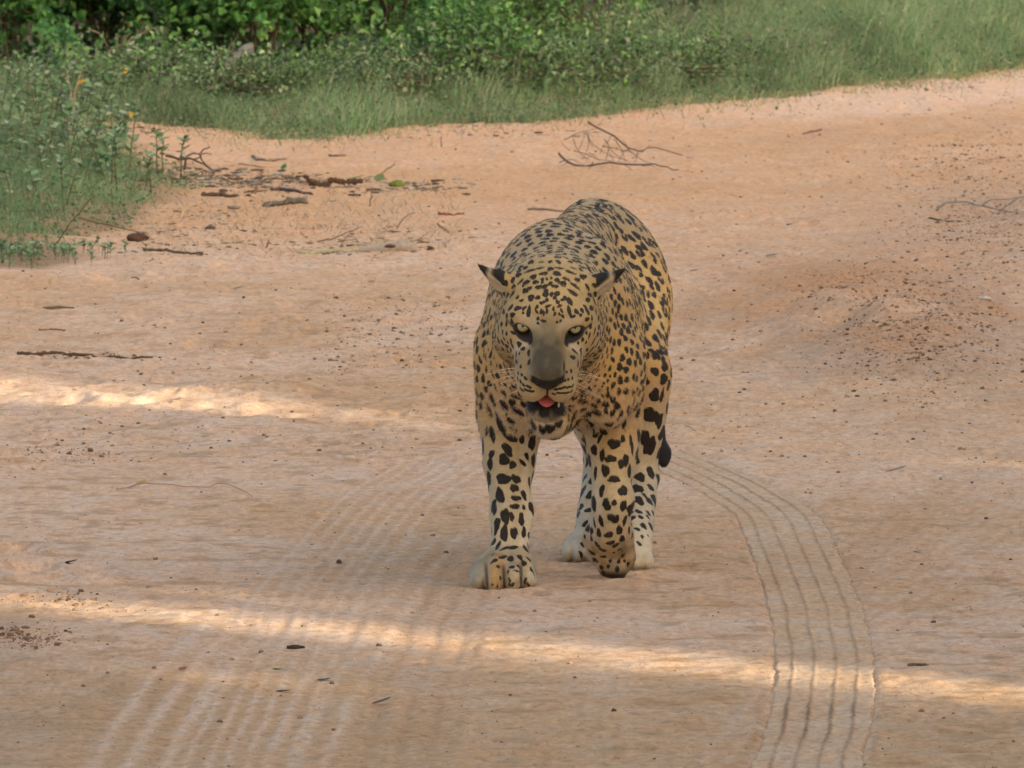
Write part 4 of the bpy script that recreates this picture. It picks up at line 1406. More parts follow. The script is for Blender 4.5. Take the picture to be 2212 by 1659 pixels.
scatter('bark_litter', lit2, (0.0018, 0.0055), ((0.13, 0.09, 0.06), (0.22, 0.17, 0.12), (0.36, 0.30, 0.22), (0.10, 0.07, 0.05)), 'fine bark crumbs strewn around the grey driftwood', 6, 2.8, 0.5)
lit = np.vstack([region(700, 0, 0, 0, 0, 430, 381, 70, 9), region(500, 0, 0, 0, 0, 560, 392, 60, 7), region(250, 0, 0, 0, 0, 700, 402, 80, 9),  region(200, 0, 0, 0, 0, 900, 405, 60, 8)])
scatter('leaf_litter', lit, (0.0022, 0.0085), ((0.085, 0.060, 0.042), (0.13, 0.10, 0.07), (0.20, 0.17, 0.13), (0.07, 0.05, 0.04), (0.34, 0.30, 0.24)), 'dark leaf litter in a line beside the weedy patch', 4, 2.6, 0.5)
scatter('verge_litter', np.vstack([region(500, 240, 1300, 262, 300), region(300, 1250, 2212, 160, 250)]), (0.0025, 0.008), ((0.12, 0.085, 0.06), (0.20, 0.15, 0.10), (0.30, 0.24, 0.17)), 'small crumbs of litter along the foot of the far verge', 5, 2.4, 0.5)

# ------------------------------------------------------------------ the leopard
def build_leopard():
    # --- signed distance field on a rectilinear grid, finer around the face
    def axis(parts):
        out = [parts[0][0]]
        for a, b, h in parts:
            k = max(1, int(round((b - a) / h)))
            out.extend(list(np.linspace(a, b, k + 1)[1:]))
        return np.array(out, np.float32)
    gx = axis([(-0.125, -0.03, 0.0035), (-0.03, 0.165, 0.0022), (0.165, 0.365, 0.0035)])
    gy = axis([(24.38, 24.72, 0.0024), (24.72, 25.30, 0.004), (25.30, 26.42, 0.006)])
    gz = axis([(-0.012, 0.33, 0.0033), (0.33, 0.59, 0.0022), (0.59, 0.76, 0.0036)])
    D = np.full((len(gx), len(gy), len(gz)), 0.06, np.float32)

    def sub(lo, hi, m):
        s = []
        for g, a, b in zip((gx, gy, gz), lo, hi):
            i0 = max(0, np.searchsorted(g, a - m) - 1)
            i1 = min(len(g), np.searchsorted(g, b + m) + 1)
            s.append(slice(i0, i1))
        return tuple(s), (gx[s[0]][:, None, None], gy[s[1]][None, :, None], gz[s[2]][None, None, :])

    def comb(sl, d, k, op):
        if d.size == 0:
            return
        A = D[sl]
        if op == 'add':
            h = np.clip(0.5 + 0.5 * (A - d) / k, 0, 1)
            D[sl] = A + (d - A) * h - k * h * (1 - h)
        else:                                      # smooth subtraction
            h = np.clip(0.5 - 0.5 * (A + d) / k, 0, 1)
            D[sl] = A + (-d - A) * h + k * h * (1 - h)

    def cone(a, b, ra, rb, k=0.02, flat=None, op='add'):
        a, b = np.asarray(a, np.float32), np.asarray(b, np.float32)
        r = max(ra, rb)
        lo, hi = np.minimum(a, b) - r, np.maximum(a, b) + r
        sl, (x, y, z) = sub(lo, hi, k + 0.012)
        px, py, pz = x - a[0], y - a[1], z - a[2]
        ab = b - a
        L2 = float(ab @ ab) + 1e-9
        t = np.clip((px * ab[0] + py * ab[1] + pz * ab[2]) / L2, 0, 1)
        qx, qy, qz = px - t * ab[0], py - t * ab[1], pz - t * ab[2]
        d2 = qx * qx + qy * qy + qz * qz
        if flat is not None:
            n, f = flat
            n = np.asarray(n, np.float32)
            n = n / np.linalg.norm(n)
            dn = qx * n[0] + qy * n[1] + qz * n[2]
            d2 = d2 + dn * dn * (f * f - 1)
        comb(sl, (np.sqrt(d2) - (ra + (rb - ra) * t)).astype(np.float32), k, op)

    def ell(c, r, k=0.02, R=None, op='add'):
        """ellipsoid with radii r along the columns of R"""
        c, r = np.asarray(c, np.float32), np.asarray(r, np.float32)
        R = np.eye(3, dtype=np.float32) if R is None else np.asarray(R, np.float32)
        ext = np.sqrt(((R * r[None]) ** 2).sum(1))
        sl, (x, y, z) = sub(c - ext, c + ext, k + 0.012)
        p = (x - c[0], y - c[1], z - c[2])
        k0 = 0
        k1 = 0
        for i in range(3):
            q = (p[0] * R[0, i] + p[1] * R[1, i] + p[2] * R[2, i]) / r[i]
            k0 = k0 + q * q
            k1 = k1 + (q / r[i]) ** 2
        k0 = np.sqrt(k0)
        k1 = np.sqrt(k1) + 1e-6
        comb(sl, (k0 * (k0 - 1) / k1).astype(np.float32), k, op)

    def rot(yaw=0, pitch=0, roll=0):
        cy, sy, cp, sp, cr, sr = (f(t) for t in (yaw, pitch, roll) for f in (math.cos, math.sin))
        Rz = np.array([[cy, -sy, 0], [sy, cy, 0], [0, 0, 1]])
        Rx = np.array([[1, 0, 0], [0, cp, -sp], [0, sp, cp]])
        Ry = np.array([[cr, 0, sr], [0, 1, 0], [-sr, 0, cr]])
        return Rz @ Rx @ Ry

    YAW = -math.atan2(0.115, 0.8)
    B = rot(YAW)

    # --- trunk
    ell((0.092, 25.24, 0.485), (0.132, 0.30, 0.182), 0.03, B)             # rib cage
    ell((0.138, 25.58, 0.490), (0.124, 0.34, 0.165), 0.05, B)             # belly
    ell((0.184, 25.90, 0.545), (0.130, 0.20, 0.170), 0.05, B)             # rump
    cone((0.068, 25.10, 0.640), (0.160, 25.88, 0.660), 0.058, 0.062, 0.05)  # spine
    cone((0.083, 25.02, 0.44), (0.078, 25.06, 0.345), 0.085, 0.050, 0.05)  # breast bone
    ell((0.075, 24.99, 0.335), (0.036, 0.05, 0.036), 0.035)               # loose skin of the throat / brisket
    # --- shoulders
    for sx, X0 in ((-1, 0.014), (1, 0.184)):
        ell((X0, 25.10, 0.515), (0.058, 0.125, 0.160), 0.04, rot(YAW, 0.12, -(0.24 if sx < 0 else 0.12) * sx))
        ell((X0 + 0.005 * sx, 25.07, 0.42), (0.057, 0.085, 0.11), 0.03)
    ell((0.066, 25.20, 0.636), (0.056, 0.10, 0.082), 0.045, rot(YAW, 0, 0.5))     # shoulder blade pushed up by the planted leg
    ell((0.150, 25.18, 0.600), (0.055, 0.10, 0.080), 0.045, rot(YAW, 0, -0.5))
    # --- neck
    cone((0.088, 25.12, 0.575), (0.073, 24.79, 0.560), 0.118, 0.098, 0.05)
    cone((0.085, 25.05, 0.475), (0.073, 24.76, 0.490), 0.105, 0.082, 0.05)
    # --- hind quarters
    for (hip, knee, hock, foot, toe, kr) in (
            ((0.258, 25.86, 0.52), (0.276, 25.66, 0.385), (0.264, 25.70, 0.180), (0.248, 25.47, 0.055), (0.238, 25.43, 0.024), 0.056),
            ((0.115, 25.88, 0.50), (0.142, 25.66, 0.345), (0.184, 25.90, 0.205), (0.158, 25.72, 0.056), (0.146, 25.66, 0.024), 0.064)):
        cone(hip, knee, 0.100, kr, 0.05, ((1, 0.1, 0), 1.55))
        cone(knee, hock, kr * 0.92, 0.034, 0.03, ((1, 0.1, 0), 1.15))
        cone(hock, foot, 0.034, 0.030, 0.02)
        f = np.array(foot)
        tt = np.array(toe)
        ell(tt + (0, 0.03, 0.010), (0.038, 0.052, 0.029), 0.02)
        for i, dx in enumerate((-0.032, -0.011, 0.011, 0.032)):
            ell(tt + (dx, -0.018 + abs(dx) * 0.6, 0.0), (0.0140, 0.025, 0.0205), 0.005)
    # --- planted front leg (right foreleg of the animal)
    cone((0.000, 25.10, 0.46), (-0.010, 25.13, 0.335), 0.072, 0.054, 0.04)
    cone((-0.010, 25.13, 0.335), (-0.002, 25.045, 0.145), 0.0515, 0.0395, 0.03)
    ell((-0.008, 25.10, 0.27), (0.047, 0.05, 0.085), 0.03)                # forearm muscle
    cone((-0.002, 25.045, 0.145), (-0.004, 25.02, 0.075), 0.0385, 0.0355, 0.02)
    ell((-0.010, 24.995, 0.046), (0.057, 0.062, 0.036), 0.022)
    for dx, dy, r, h in ((-0.050, 0.012, 0.0195, 0.025), (-0.021, -0.030, 0.0205, 0.030), (0.016, -0.028, 0.0195, 0.028), (0.044, 0.006, 0.0175, 0.024)):
        ell((-0.013 + dx, 24.965 + dy, 0.022), (r, 0.032, h), 0.004)
        ell((-0.013 + dx * 0.92, 24.985 + dy * 0.8, 0.040), (r * 0.9, 0.036, 0.022), 0.012)
    # --- lifted front leg
    cone((0.196, 25.12, 0.45), (0.198, 25.19, 0.325), 0.068, 0.056, 0.04)
    cone((0.198, 25.19, 0.325), (0.200, 25.14, 0.165), 0.049, 0.0385, 0.03)
    ell((0.200, 25.18, 0.275), (0.046, 0.05, 0.08), 0.03)
    cone((0.200, 25.14, 0.165), (0.196, 25.165, 0.105), 0.039, 0.042, 0.02)
    ell((0.191, 25.185, 0.088), (0.052, 0.030, 0.044), 0.018, rot(0, 0.25))
    for dx, dz, r in ((-0.030, 0.070, 0.019), (-0.010, 0.046, 0.0195), (0.014, 0.036, 0.0195), (0.034, 0.060, 0.017)):
        ell((0.196 + dx, 25.205, dz - 0.006), (r, 0.022, 0.034), 0.012, rot(0, 0.45))
    # --- tail
    tl = [(0.225, 26.08, 0.60), (0.24, 26.22, 0.48), (0.252, 26.26, 0.37), (0.274, 26.24, 0.29), (0.298, 26.22, 0.232), (0.311, 26.20, 0.190), (0.312, 26.19, 0.172)]
    tr = [0.030, 0.022, 0.018, 0.0160, 0.0155, 0.0150, 0.011]
    for i in range(len(tl) - 1):
        cone(tl[i], tl[i + 1], tr[i], tr[i + 1], 0.015)

    # --- head, in its own frame: x right, u up, f forward along the muzzle
    TH = math.radians(38)
    c, s = math.cos(TH), math.sin(TH)
    ROLL = math.radians(1.6)
    E0 = at(1186.0, 699.5, 24.615)
    Rh = np.array([[math.cos(ROLL), 0, 0], [0, -s, -c], [-math.sin(ROLL), c, -s]])   # columns x, u, f
    Rh[:, 1] += np.array([math.sin(ROLL) * c, 0, 0])
    Rh[:, 2] += np.array([-0.035, 0, 0])
    Rh /= np.linalg.norm(Rh, axis=0)

    def H(x, u, f):
        return E0 + Rh @ np.array([x, u, f])

    def hell(p, r, k=0.015, R2=None, op='add'):
        ell(H(*p), r, k, Rh if R2 is None else Rh @ R2, op)

    def hcone(a, b, ra, rb, k=0.015, flat=None, op='add'):
        cone(H(*a), H(*b), ra, rb, k, None if flat is None else (Rh @ np.array(flat[0], float), flat[1]), op)

    hell((0, 0.010, -0.085), (0.090, 0.062, 0.085), 0.03)                 # skull
    hell((0, 0.006, -0.030), (0.078, 0.040, 0.048), 0.03)                 # forehead
    hcone((0, 0.006, -0.015), (0, -0.033, 0.093), 0.033, 0.0295, 0.018, ((0, 1, 0), 1.15))   # bridge of the nose
    hell((0, -0.06, -0.02), (0.060, 0.045, 0.075), 0.03)                  # face under the eyes
    for sx in (-1, 1):
        hell((sx * 0.060, -0.030, -0.035), (0.036, 0.046, 0.055), 0.03)   # cheek bone
        hell((sx * 0.064, -0.072, -0.048), (0.042, 0.054, 0.050), 0.03)   # jowl
        hell((sx * 0.048, 0.0190, -0.012), (0.026, 0.0110, 0.018), 0.016)  # brow
        hell((sx * 0.0275, -0.0790, 0.076), (0.0310, 0.0400, 0.036), 0.012)  # whisker pad
        hell((sx * 0.040, -0.055, 0.035), (0.026, 0.032, 0.045), 0.02)
        hell((sx * 0.0500, -0.021, 0.008), (0.020, 0.010, 0.016), 0.012)  # lower lid
    hell((0, -0.0440, 0.106), (0.0270, 0.0180, 0.0185), 0.008)            # nose
    for sx in (-1, 1):
        hell((sx * 0.0265, -0.0410, 0.101), (0.0100, 0.0115, 0.014), 0.005)  # nostril wing
        hell((sx * 0.0170, -0.0515, 0.1215), (0.0085, 0.0048, 0.008), 0.003, op='sub')
    # lower jaw hanging open
    hcone((0, -0.095, -0.020), (0, -0.162, 0.052), 0.046, 0.0225, 0.018, ((1, 0, 0), 0.82))
    hell((0, -0.163, 0.060), (0.038, 0.023, 0.026), 0.01)
    hell((0, -0.1315, 0.084), (0.034, 0.0150, 0.050), 0.006, op='sub')    # mouth
    hell((0, -0.1220, 0.098), (0.020, 0.0135, 0.020), 0.008, op='sub')      # cleft of the upper lip
    # ears, turned out and back
    for sx in (-1, 1):
        nf = (0.35 * sx, 0.25, 0.90)
        hcone((sx * 0.078, 0.028, -0.085), (sx * 0.100, 0.040, -0.087), 0.029, 0.0205, 0.012, (nf, 1.7))
        hcone((sx * 0.100, 0.040, -0.086), (sx * 0.141, 0.070, -0.092), 0.0205, 0.0040, 0.008, (nf, 2.0))
        hell((sx * 0.116, 0.036, -0.070), (0.030, 0.014, 0.012), 0.006, np.array([[0.8, -0.6 * sx, 0], [0.6 * sx, 0.8, 0], [0, 0, 1]]), op='sub')
    # eyes
    for sx in (-1, 1):
        A = rot(0, 0, 0)
        tilt = 0.36 * sx
        R2 = np.array([[math.cos(tilt), -math.sin(tilt), 0], [math.sin(tilt), math.cos(tilt), 0], [0, 0, 1]])
        hell((sx * 0.0505, -0.0015, 0.0165), (0.0142, 0.0098, 0.026), 0.003, R2, op='sub')

    # --- surface nets
    S = D < 0
    cnt = np.zeros(tuple(n - 1 for n in D.shape), np.uint8)
    for i in (0, 1):
        for j in (0, 1):
            for k in (0, 1):
                cnt += S[i:S.shape[0] - 1 + i, j:S.shape[1] - 1 + j, k:S.shape[2] - 1 + k]
    act = (cnt > 0) & (cnt < 8)
    del cnt
    I, J, K = np.nonzero(act)
    vid = np.full(act.shape, -1, np.int32)
    vid[I, J, K] = np.arange(len(I))
    corners = [(i, j, k) for i in (0, 1) for j in (0, 1) for k in (0, 1)]
    val = {cc: D[I + cc[0], J + cc[1], K + cc[2]] for cc in corners}
    pos = np.zeros((len(I), 3))
    num = np.zeros(len(I))
    for a in corners:
        for ax in range(3):
            if a[ax]:
                continue
            b = list(a)
            b[ax] = 1
            b = tuple(b)
            va, vb = val[a], val[b]
            m = (va < 0) != (vb < 0)
            t = np.where(m, va / np.where(m, va - vb, 1), 0)
            pa = np.stack([gx[I + a[0]], gy[J + a[1]], gz[K + a[2]]], 1)
            pb = np.stack([gx[I + b[0]], gy[J + b[1]], gz[K + b[2]]], 1)
            pos += np.where(m[:, None], pa + (pb - pa) * t[:, None], 0)
            num += m
    V = pos / num[:, None]
    quads = []
    for ax in range(3):
        sl0 = [slice(1, -1)] * 3
        sl1 = [slice(1, -1)] * 3
        sl0[ax] = slice(0, -1)
        sl1[ax] = slice(1, None)
        s0, s1 = S[tuple(sl0)], S[tuple(sl1)]
        e = np.nonzero(s0 != s1)
        flip = s0[e]
        idx = [e[q] + (0 if q == ax else 1) for q in range(3)]
        o1, o2 = (ax + 1) % 3, (ax + 2) % 3
        q4 = []
        for d1, d2 in ((1, 1), (0, 1), (0, 0), (1, 0)):
            ii = [a.copy() for a in idx]
            ii[o1] -= d1
            ii[o2] -= d2
            q4.append(vid[ii[0], ii[1], ii[2]])
        q4 = np.stack(q4, 1)
        q4[~flip] = q4[~flip][:, ::-1]
        quads.append(q4)
    F = np.vstack(quads)
    F = F[(F >= 0).all(1)]
    # keep the one connected body, relax slightly
    for it in range(3):
        acc = np.zeros_like(V)
        n_ = np.zeros(len(V))
        for a, b in ((0, 1), (1, 2), (2, 3), (3, 0)):
            np.add.at(acc, F[:, a], V[F[:, b]])
            np.add.at(n_, F[:, a], 1)
        V = V + (0.5 if it % 2 == 0 else -0.35) * (acc / np.maximum(n_, 1)[:, None] - V)

    def normals(V):
        fn = np.cross(V[F[:, 2]] - V[F[:, 0]], V[F[:, 3]] - V[F[:, 1]])
        N = np.zeros_like(V)
        for a in range(4):
            np.add.at(N, F[:, a], fn)
        return N / (np.linalg.norm(N, axis=1)[:, None] + 1e-12)
    N = normals(V)
    hl = (V - E0) @ Rh                                    # head coordinates of every vertex
    hx, hu, hf = hl.T
    X, Y, Z = V.T
    inhead = sstep(-0.13, -0.09, hf) * sstep(-0.20, -0.185, hu) * (Y < 24.84)
    # muscles and loose skin
    disp = 0.0028 * noise3(X * 16, Y * 10, Z * 13, 3) + 0.0014 * noise3(X * 38, Y * 24, Z * 30, 5)
    disp = disp + sstep(0.42, 0.30, Z) * 0.0030 * noise3(X * 34, Y * 34, Z * 7, 7) + 0.0016 * (1 - inhead) * noise3(X * 22, Y * 9, Z * 22, 8)
    V = V + N * (disp * (1 - 0.85 * inhead) * sstep(0.0, 0.10, Z))[:, None]
    N = normals(V)
    X, Y, Z = V.T

    # --- base coat
    tan = np.array([0.455, 0.285, 0.104])
    rust = np.array([0.480, 0.250, 0.080])
    cream = np.array([0.560, 0.500, 0.400])
    olive = np.array([0.385, 0.290, 0.138])
    grey = np.array([0.105, 0.095, 0.068])
    dark = np.array([0.018, 0.016, 0.016])

    def lerp(C, c2, w):
        return C + (np.asarray(c2) - C) * np.clip(w, 0, 1)[:, None]
    nz = noise3(X * 9, Y * 9, Z * 9, 11)
    C = np.repeat(tan[None], len(V), 0)
    C = lerp(C, rust, 0.45 * sstep(-0.1, 0.7, nz))
    C = lerp(C, olive, 0.45 * sstep(-0.2, 0.6, noise3(X * 7 + 5, Y * 7, Z * 7, 12)))
    spine = sstep(0.56, 0.70, Z) * (1 - inhead * sstep(-0.12, -0.05, hf))
    C = lerp(C, (0.31, 0.245, 0.150), 0.65 * spine)  # greyer back: sky sheen painted into the coat
    under = sstep(0.1, -0.7, N[:, 2]) * sstep(0.5, 0.3, Z)
    C = lerp(C, cream, 0.5 * under)
    legL = (Z < 0.34) & (Y < 25.22) & (X < 0.07)
    legR = (Z < 0.34) & (Y < 25.27) & (X > 0.10)
    low = sstep(0.46, 0.10, Z)
    C = lerp(C, (0.455, 0.385, 0.265), 0.85 * low)
    C = lerp(C, cream * 1.05, legL * sstep(0.2, 0.8, N[:, 0]) * 0.95)       # inner side of the planted leg
    C = lerp(C, cream * 1.05, legR * sstep(0.35, 0.85, -N[:, 0]) * 0.95)
    hind = (Z < 0.30) & (Y > 25.3)
    C = lerp(C, cream, hind * (0.22 + 0.68 * sstep(0.15, 0.04, Z)))
    C = lerp(C, (0.33, 0.26, 0.155), (Z < 0.085) * (Y < 25.1) * 0.7)
    C = lerp(C, cream * 0.85, (Z < 0.075) * (Y < 25.1) * (sstep(0.034, 0.055, np.abs(X + 0.012))) * sstep(0.06, 0.03, Z) * 0.9)   # outer toes
    C = lerp(C, (0.40, 0.245, 0.10), (Z < 0.075) * (Y < 24.99) * sstep(0.03, 0.0, np.abs(X + 0.032)) * 0.9)  # sandy middle toe
    C = lerp(C, (0.30, 0.18, 0.075), legR * sstep(0.16, 0.06, Z) * 0.55)
    pw = (Z < 0.085) * (Y < 25.3)
    C = lerp(C, (0.24, 0.155, 0.075), pw * sstep(0.1, 0.6, noise3(X * 55, Y * 55, Z * 55, 31)) * 0.75)
    C = lerp(C, (0.20, 0.185, 0.15), pw * sstep(0.15, 0.6, noise3(X * 45, Y * 45, Z * 45, 33)) * 0.6)
    C = lerp(C, (0.36, 0.25, 0.15), sstep(0.03, 0.008, Z) * 0.6)
    hp = (Z < 0.10) * (Y > 25.3)
    C = lerp(C, (0.36, 0.30, 0.21), hp * (0.45 + 0.5 * sstep(-0.1, 0.6, noise3(X * 50, Y * 50, Z * 50, 37))) * 0.7)
    for gx_ in (-0.049, -0.0155, 0.018):
        C = lerp(C, (0.10, 0.078, 0.052), (Y < 25.0) * sstep(0.058, 0.045, Z) * sstep(0.0042, 0.0018, np.abs(X - gx_ + 0.04 * (Z - 0.02))))  # creases between the toes painted dark, as shade
    C = lerp(C, (0.03, 0.022, 0.018), ((Y > 25.15) & (Y < 25.27) & (X > 0.1)) * sstep(0.028, 0.012, Z))
    C = lerp(C, cream, sstep(0.05, 0.0, np.abs(X - 0.075)) * (Y < 25.1) * sstep(0.40, 0.33, Z) * 0.6)
    # face
    ih = inhead
    C = lerp(C, (0.300, 0.225, 0.112), ih * 0.85)
    ax_ = np.abs(hx)
    C = lerp(C, (0.34, 0.255, 0.145), ih * sstep(0.03, 0.055, ax_) * sstep(0.03, -0.03, hu) * sstep(-0.05, 0.0, hf) * 0.6)
    bridge = ih * sstep(0.047, 0.014, ax_ + 0.010 * noise3(X * 75, Y * 75, Z * 75, 2)) * sstep(0.012, 0.060, hf) * sstep(-0.068, -0.050, hu)
    C = lerp(C, (0.165, 0.130, 0.072), ih * sstep(0.042, 0.024, ax_) * sstep(-0.005, 0.025, hf) * sstep(-0.06, -0.045, hu) * 0.75)
    C = lerp(C, (0.062, 0.053, 0.034), bridge * np.clip(0.62 + 0.40 * sstep(0.03, 0.09, hf) + 0.30 * noise3(X * 90, Y * 90, Z * 90, 4), 0, 1))
    pads = ih * sstep(0.045, 0.065, hf) * sstep(-0.044, -0.058, hu) * (hu > -0.128)
    C = lerp(C, (0.35, 0.275, 0.155), pads * 0.9)
    side = ih * sstep(0.030, 0.040, ax_) * sstep(0.025, 0.05, hf) * sstep(-0.075, -0.03, hu)
    C = lerp(C, (0.205, 0.158, 0.090), side * 0.85)
    C = lerp(C, cream * 0.75, ih * sstep(0.020, 0.010, np.hypot((ax_ - 0.046) * 0.6, hu + 0.030)) * sstep(-0.01, 0.0, hf) * sstep(0.05, 0.035, hf) * 0.45)
    C = lerp(C, cream * 0.9, ih * sstep(0.016, 0.006, np.hypot((ax_ - 0.040) * 0.5, hu - 0.020)) * 0.35)
    chin = ih * (hu < -0.130) * (hf > 0.015)
    C = lerp(C, (0.27, 0.225, 0.155), chin * sstep(-0.145, -0.158, hu) * 0.9)
    lips = ih * (hu < -0.112) * sstep(0.0, 0.02, hf) * (ax_ < 0.054)
    C = lerp(C, dark, lips * sstep(-0.166, -0.154, hu + 0.012 * noise3(X * 120, Y * 40, Z * 40, 8)) * sstep(-0.110, -0.118, hu - 0.010 * (ax_ < 0.02)))
    nose = ih * (hf > 0.080) * sstep(0.0345, 0.0305, ax_ + 0.95 * np.maximum(0, -hu - 0.046)) * sstep(-0.084, -0.078, hu) * sstep(-0.0300, -0.0340, hu)
    C = lerp(C, (0.012, 0.010, 0.009), nose)
    C = lerp(C, dark, ih * (hf > 0.08) * sstep(0.0030, 0.0016, ax_) * (hu < -0.064) * (hu > -0.118))
    # rims of the eyes
    for sx in (-1, 1):
        ex, eu = hx - sx * 0.0505, hu + 0.0015
        tilt = 0.36 * sx
        rx = ex * math.cos(tilt) + eu * math.sin(tilt)
        ru = -ex * math.sin(tilt) + eu * math.cos(tilt)
        d = np.hypot(rx / 0.0200, ru / 0.0140)
        C = lerp(C, dark, ih * (hf > -0.03) * sstep(1.12, 0.92, d))
        # line from the inner corner down beside the nose, and a short one outwards
        t = np.clip(((sx * hx - 0.036) * -0.006 + (hu + 0.008) * -0.020) / (0.006 ** 2 + 0.020 ** 2), 0, 1)
        dl = np.hypot(sx * hx - 0.036 + 0.006 * t, hu + 0.008 + 0.020 * t)
        C = lerp(C, dark, ih * (hf > -0.03) * (hf < 0.040) * sstep(0.0080, 0.0040, dl + 0.003 * t))
        t = np.clip(((sx * hx - 0.062) * 0.020 + (hu - 0.001) * 0.006) / (0.020 ** 2 + 0.006 ** 2), 0, 1)
        dl = np.hypot(sx * hx - 0.062 - 0.020 * t, hu - 0.001 - 0.006 * t)
        C = lerp(C, dark * 1.6, ih * (hf > -0.06) * sstep(0.0065, 0.003, dl + 0.003 * t) * 0.85)
    # ears: black backs, pale rim and hair
    ear = (ax_ > 0.088) & (hf < -0.045) & (hu > 0.018) & (Y < 24.85)
    C = lerp(C, cream * 0.85, ear * 0.7)
    back = ear * sstep(-0.008, -0.002, hu - 0.036 - (ax_ - 0.080) * 0.72) * sstep(0.084, 0.089, ax_) * (1 - 0.7 * np.exp(-((ax_ - 0.117) / 0.004) ** 2))
    back = np.maximum(back, ear * sstep(0.120, 0.126, ax_))
    C = lerp(C, dark, back)
    # tip of the tail
    tip = (Y > 26.05) & (Z < 0.30)
    C = lerp(C, dark, tip * sstep(0.30, 0.27, Z))

    C = C * (1 + 0.10 * sstep(0.08, 0.16, C.max(1)))[:, None]

    # --- spots
    spots = []          # centre, normal, long axis, a, b, seed, hole
    pu, pv = project(V)
    facing = ((V - np.array([0, 0, CAM_H])) * N).sum(1) < 0
    fidx = np.nonzero(facing)[0]
    # depth order: keep the nearest surface for each 3 px tile
    key = (pu[fidx] / 3).astype(int) * 100000 + (pv[fidx] / 3).astype(int)
    order = np.argsort(Y[fidx])
    _, first = np.unique(key[order], return_index=True)
    near = fidx[order[first]]
    kd2 = kdtree.KDTree(len(near))
    for i, q in enumerate(near):
        kd2.insert((pu[q], pv[q], 0), i)
    kd2.balance()

    def place(u, v, a, b, ang=90.0, hole=0):
        """a marking on the coat seen at (u, v); a, b half axes in millimetres, ang of the long axis in the front view"""
        _, i, dist = kd2.find((u, v, 0))
        if dist > 9:
            return
        q = near[i]
        d = np.array([math.cos(math.radians(ang)), 0, math.sin(math.radians(ang))])
        n = N[q]
        d = d - n * (d @ n)
        d /= np.linalg.norm(d) + 1e-9
        spots.append((V[q], n, d, max(a, 2.8) / 1000, max(b, 2.4) / 1000, len(spots), hole))

    def crop(x0, y0, k, rows):
        for r in rows:
            q_ = 1.0 if max(r[2], r[3]) * k > 15 else 1.25
            r = (r[0], r[1], r[2] * q_, r[3] * q_) + tuple(r[4:])
            u = (x0 + r[0] * k) * 0.54004
            v = (y0 + r[1] * k) * 0.54004
            place(u, v, r[2] * k * 0.54004 / 1.1, r[3] * k * 0.54004 / 1.1, r[4] if len(r) > 4 else 90)
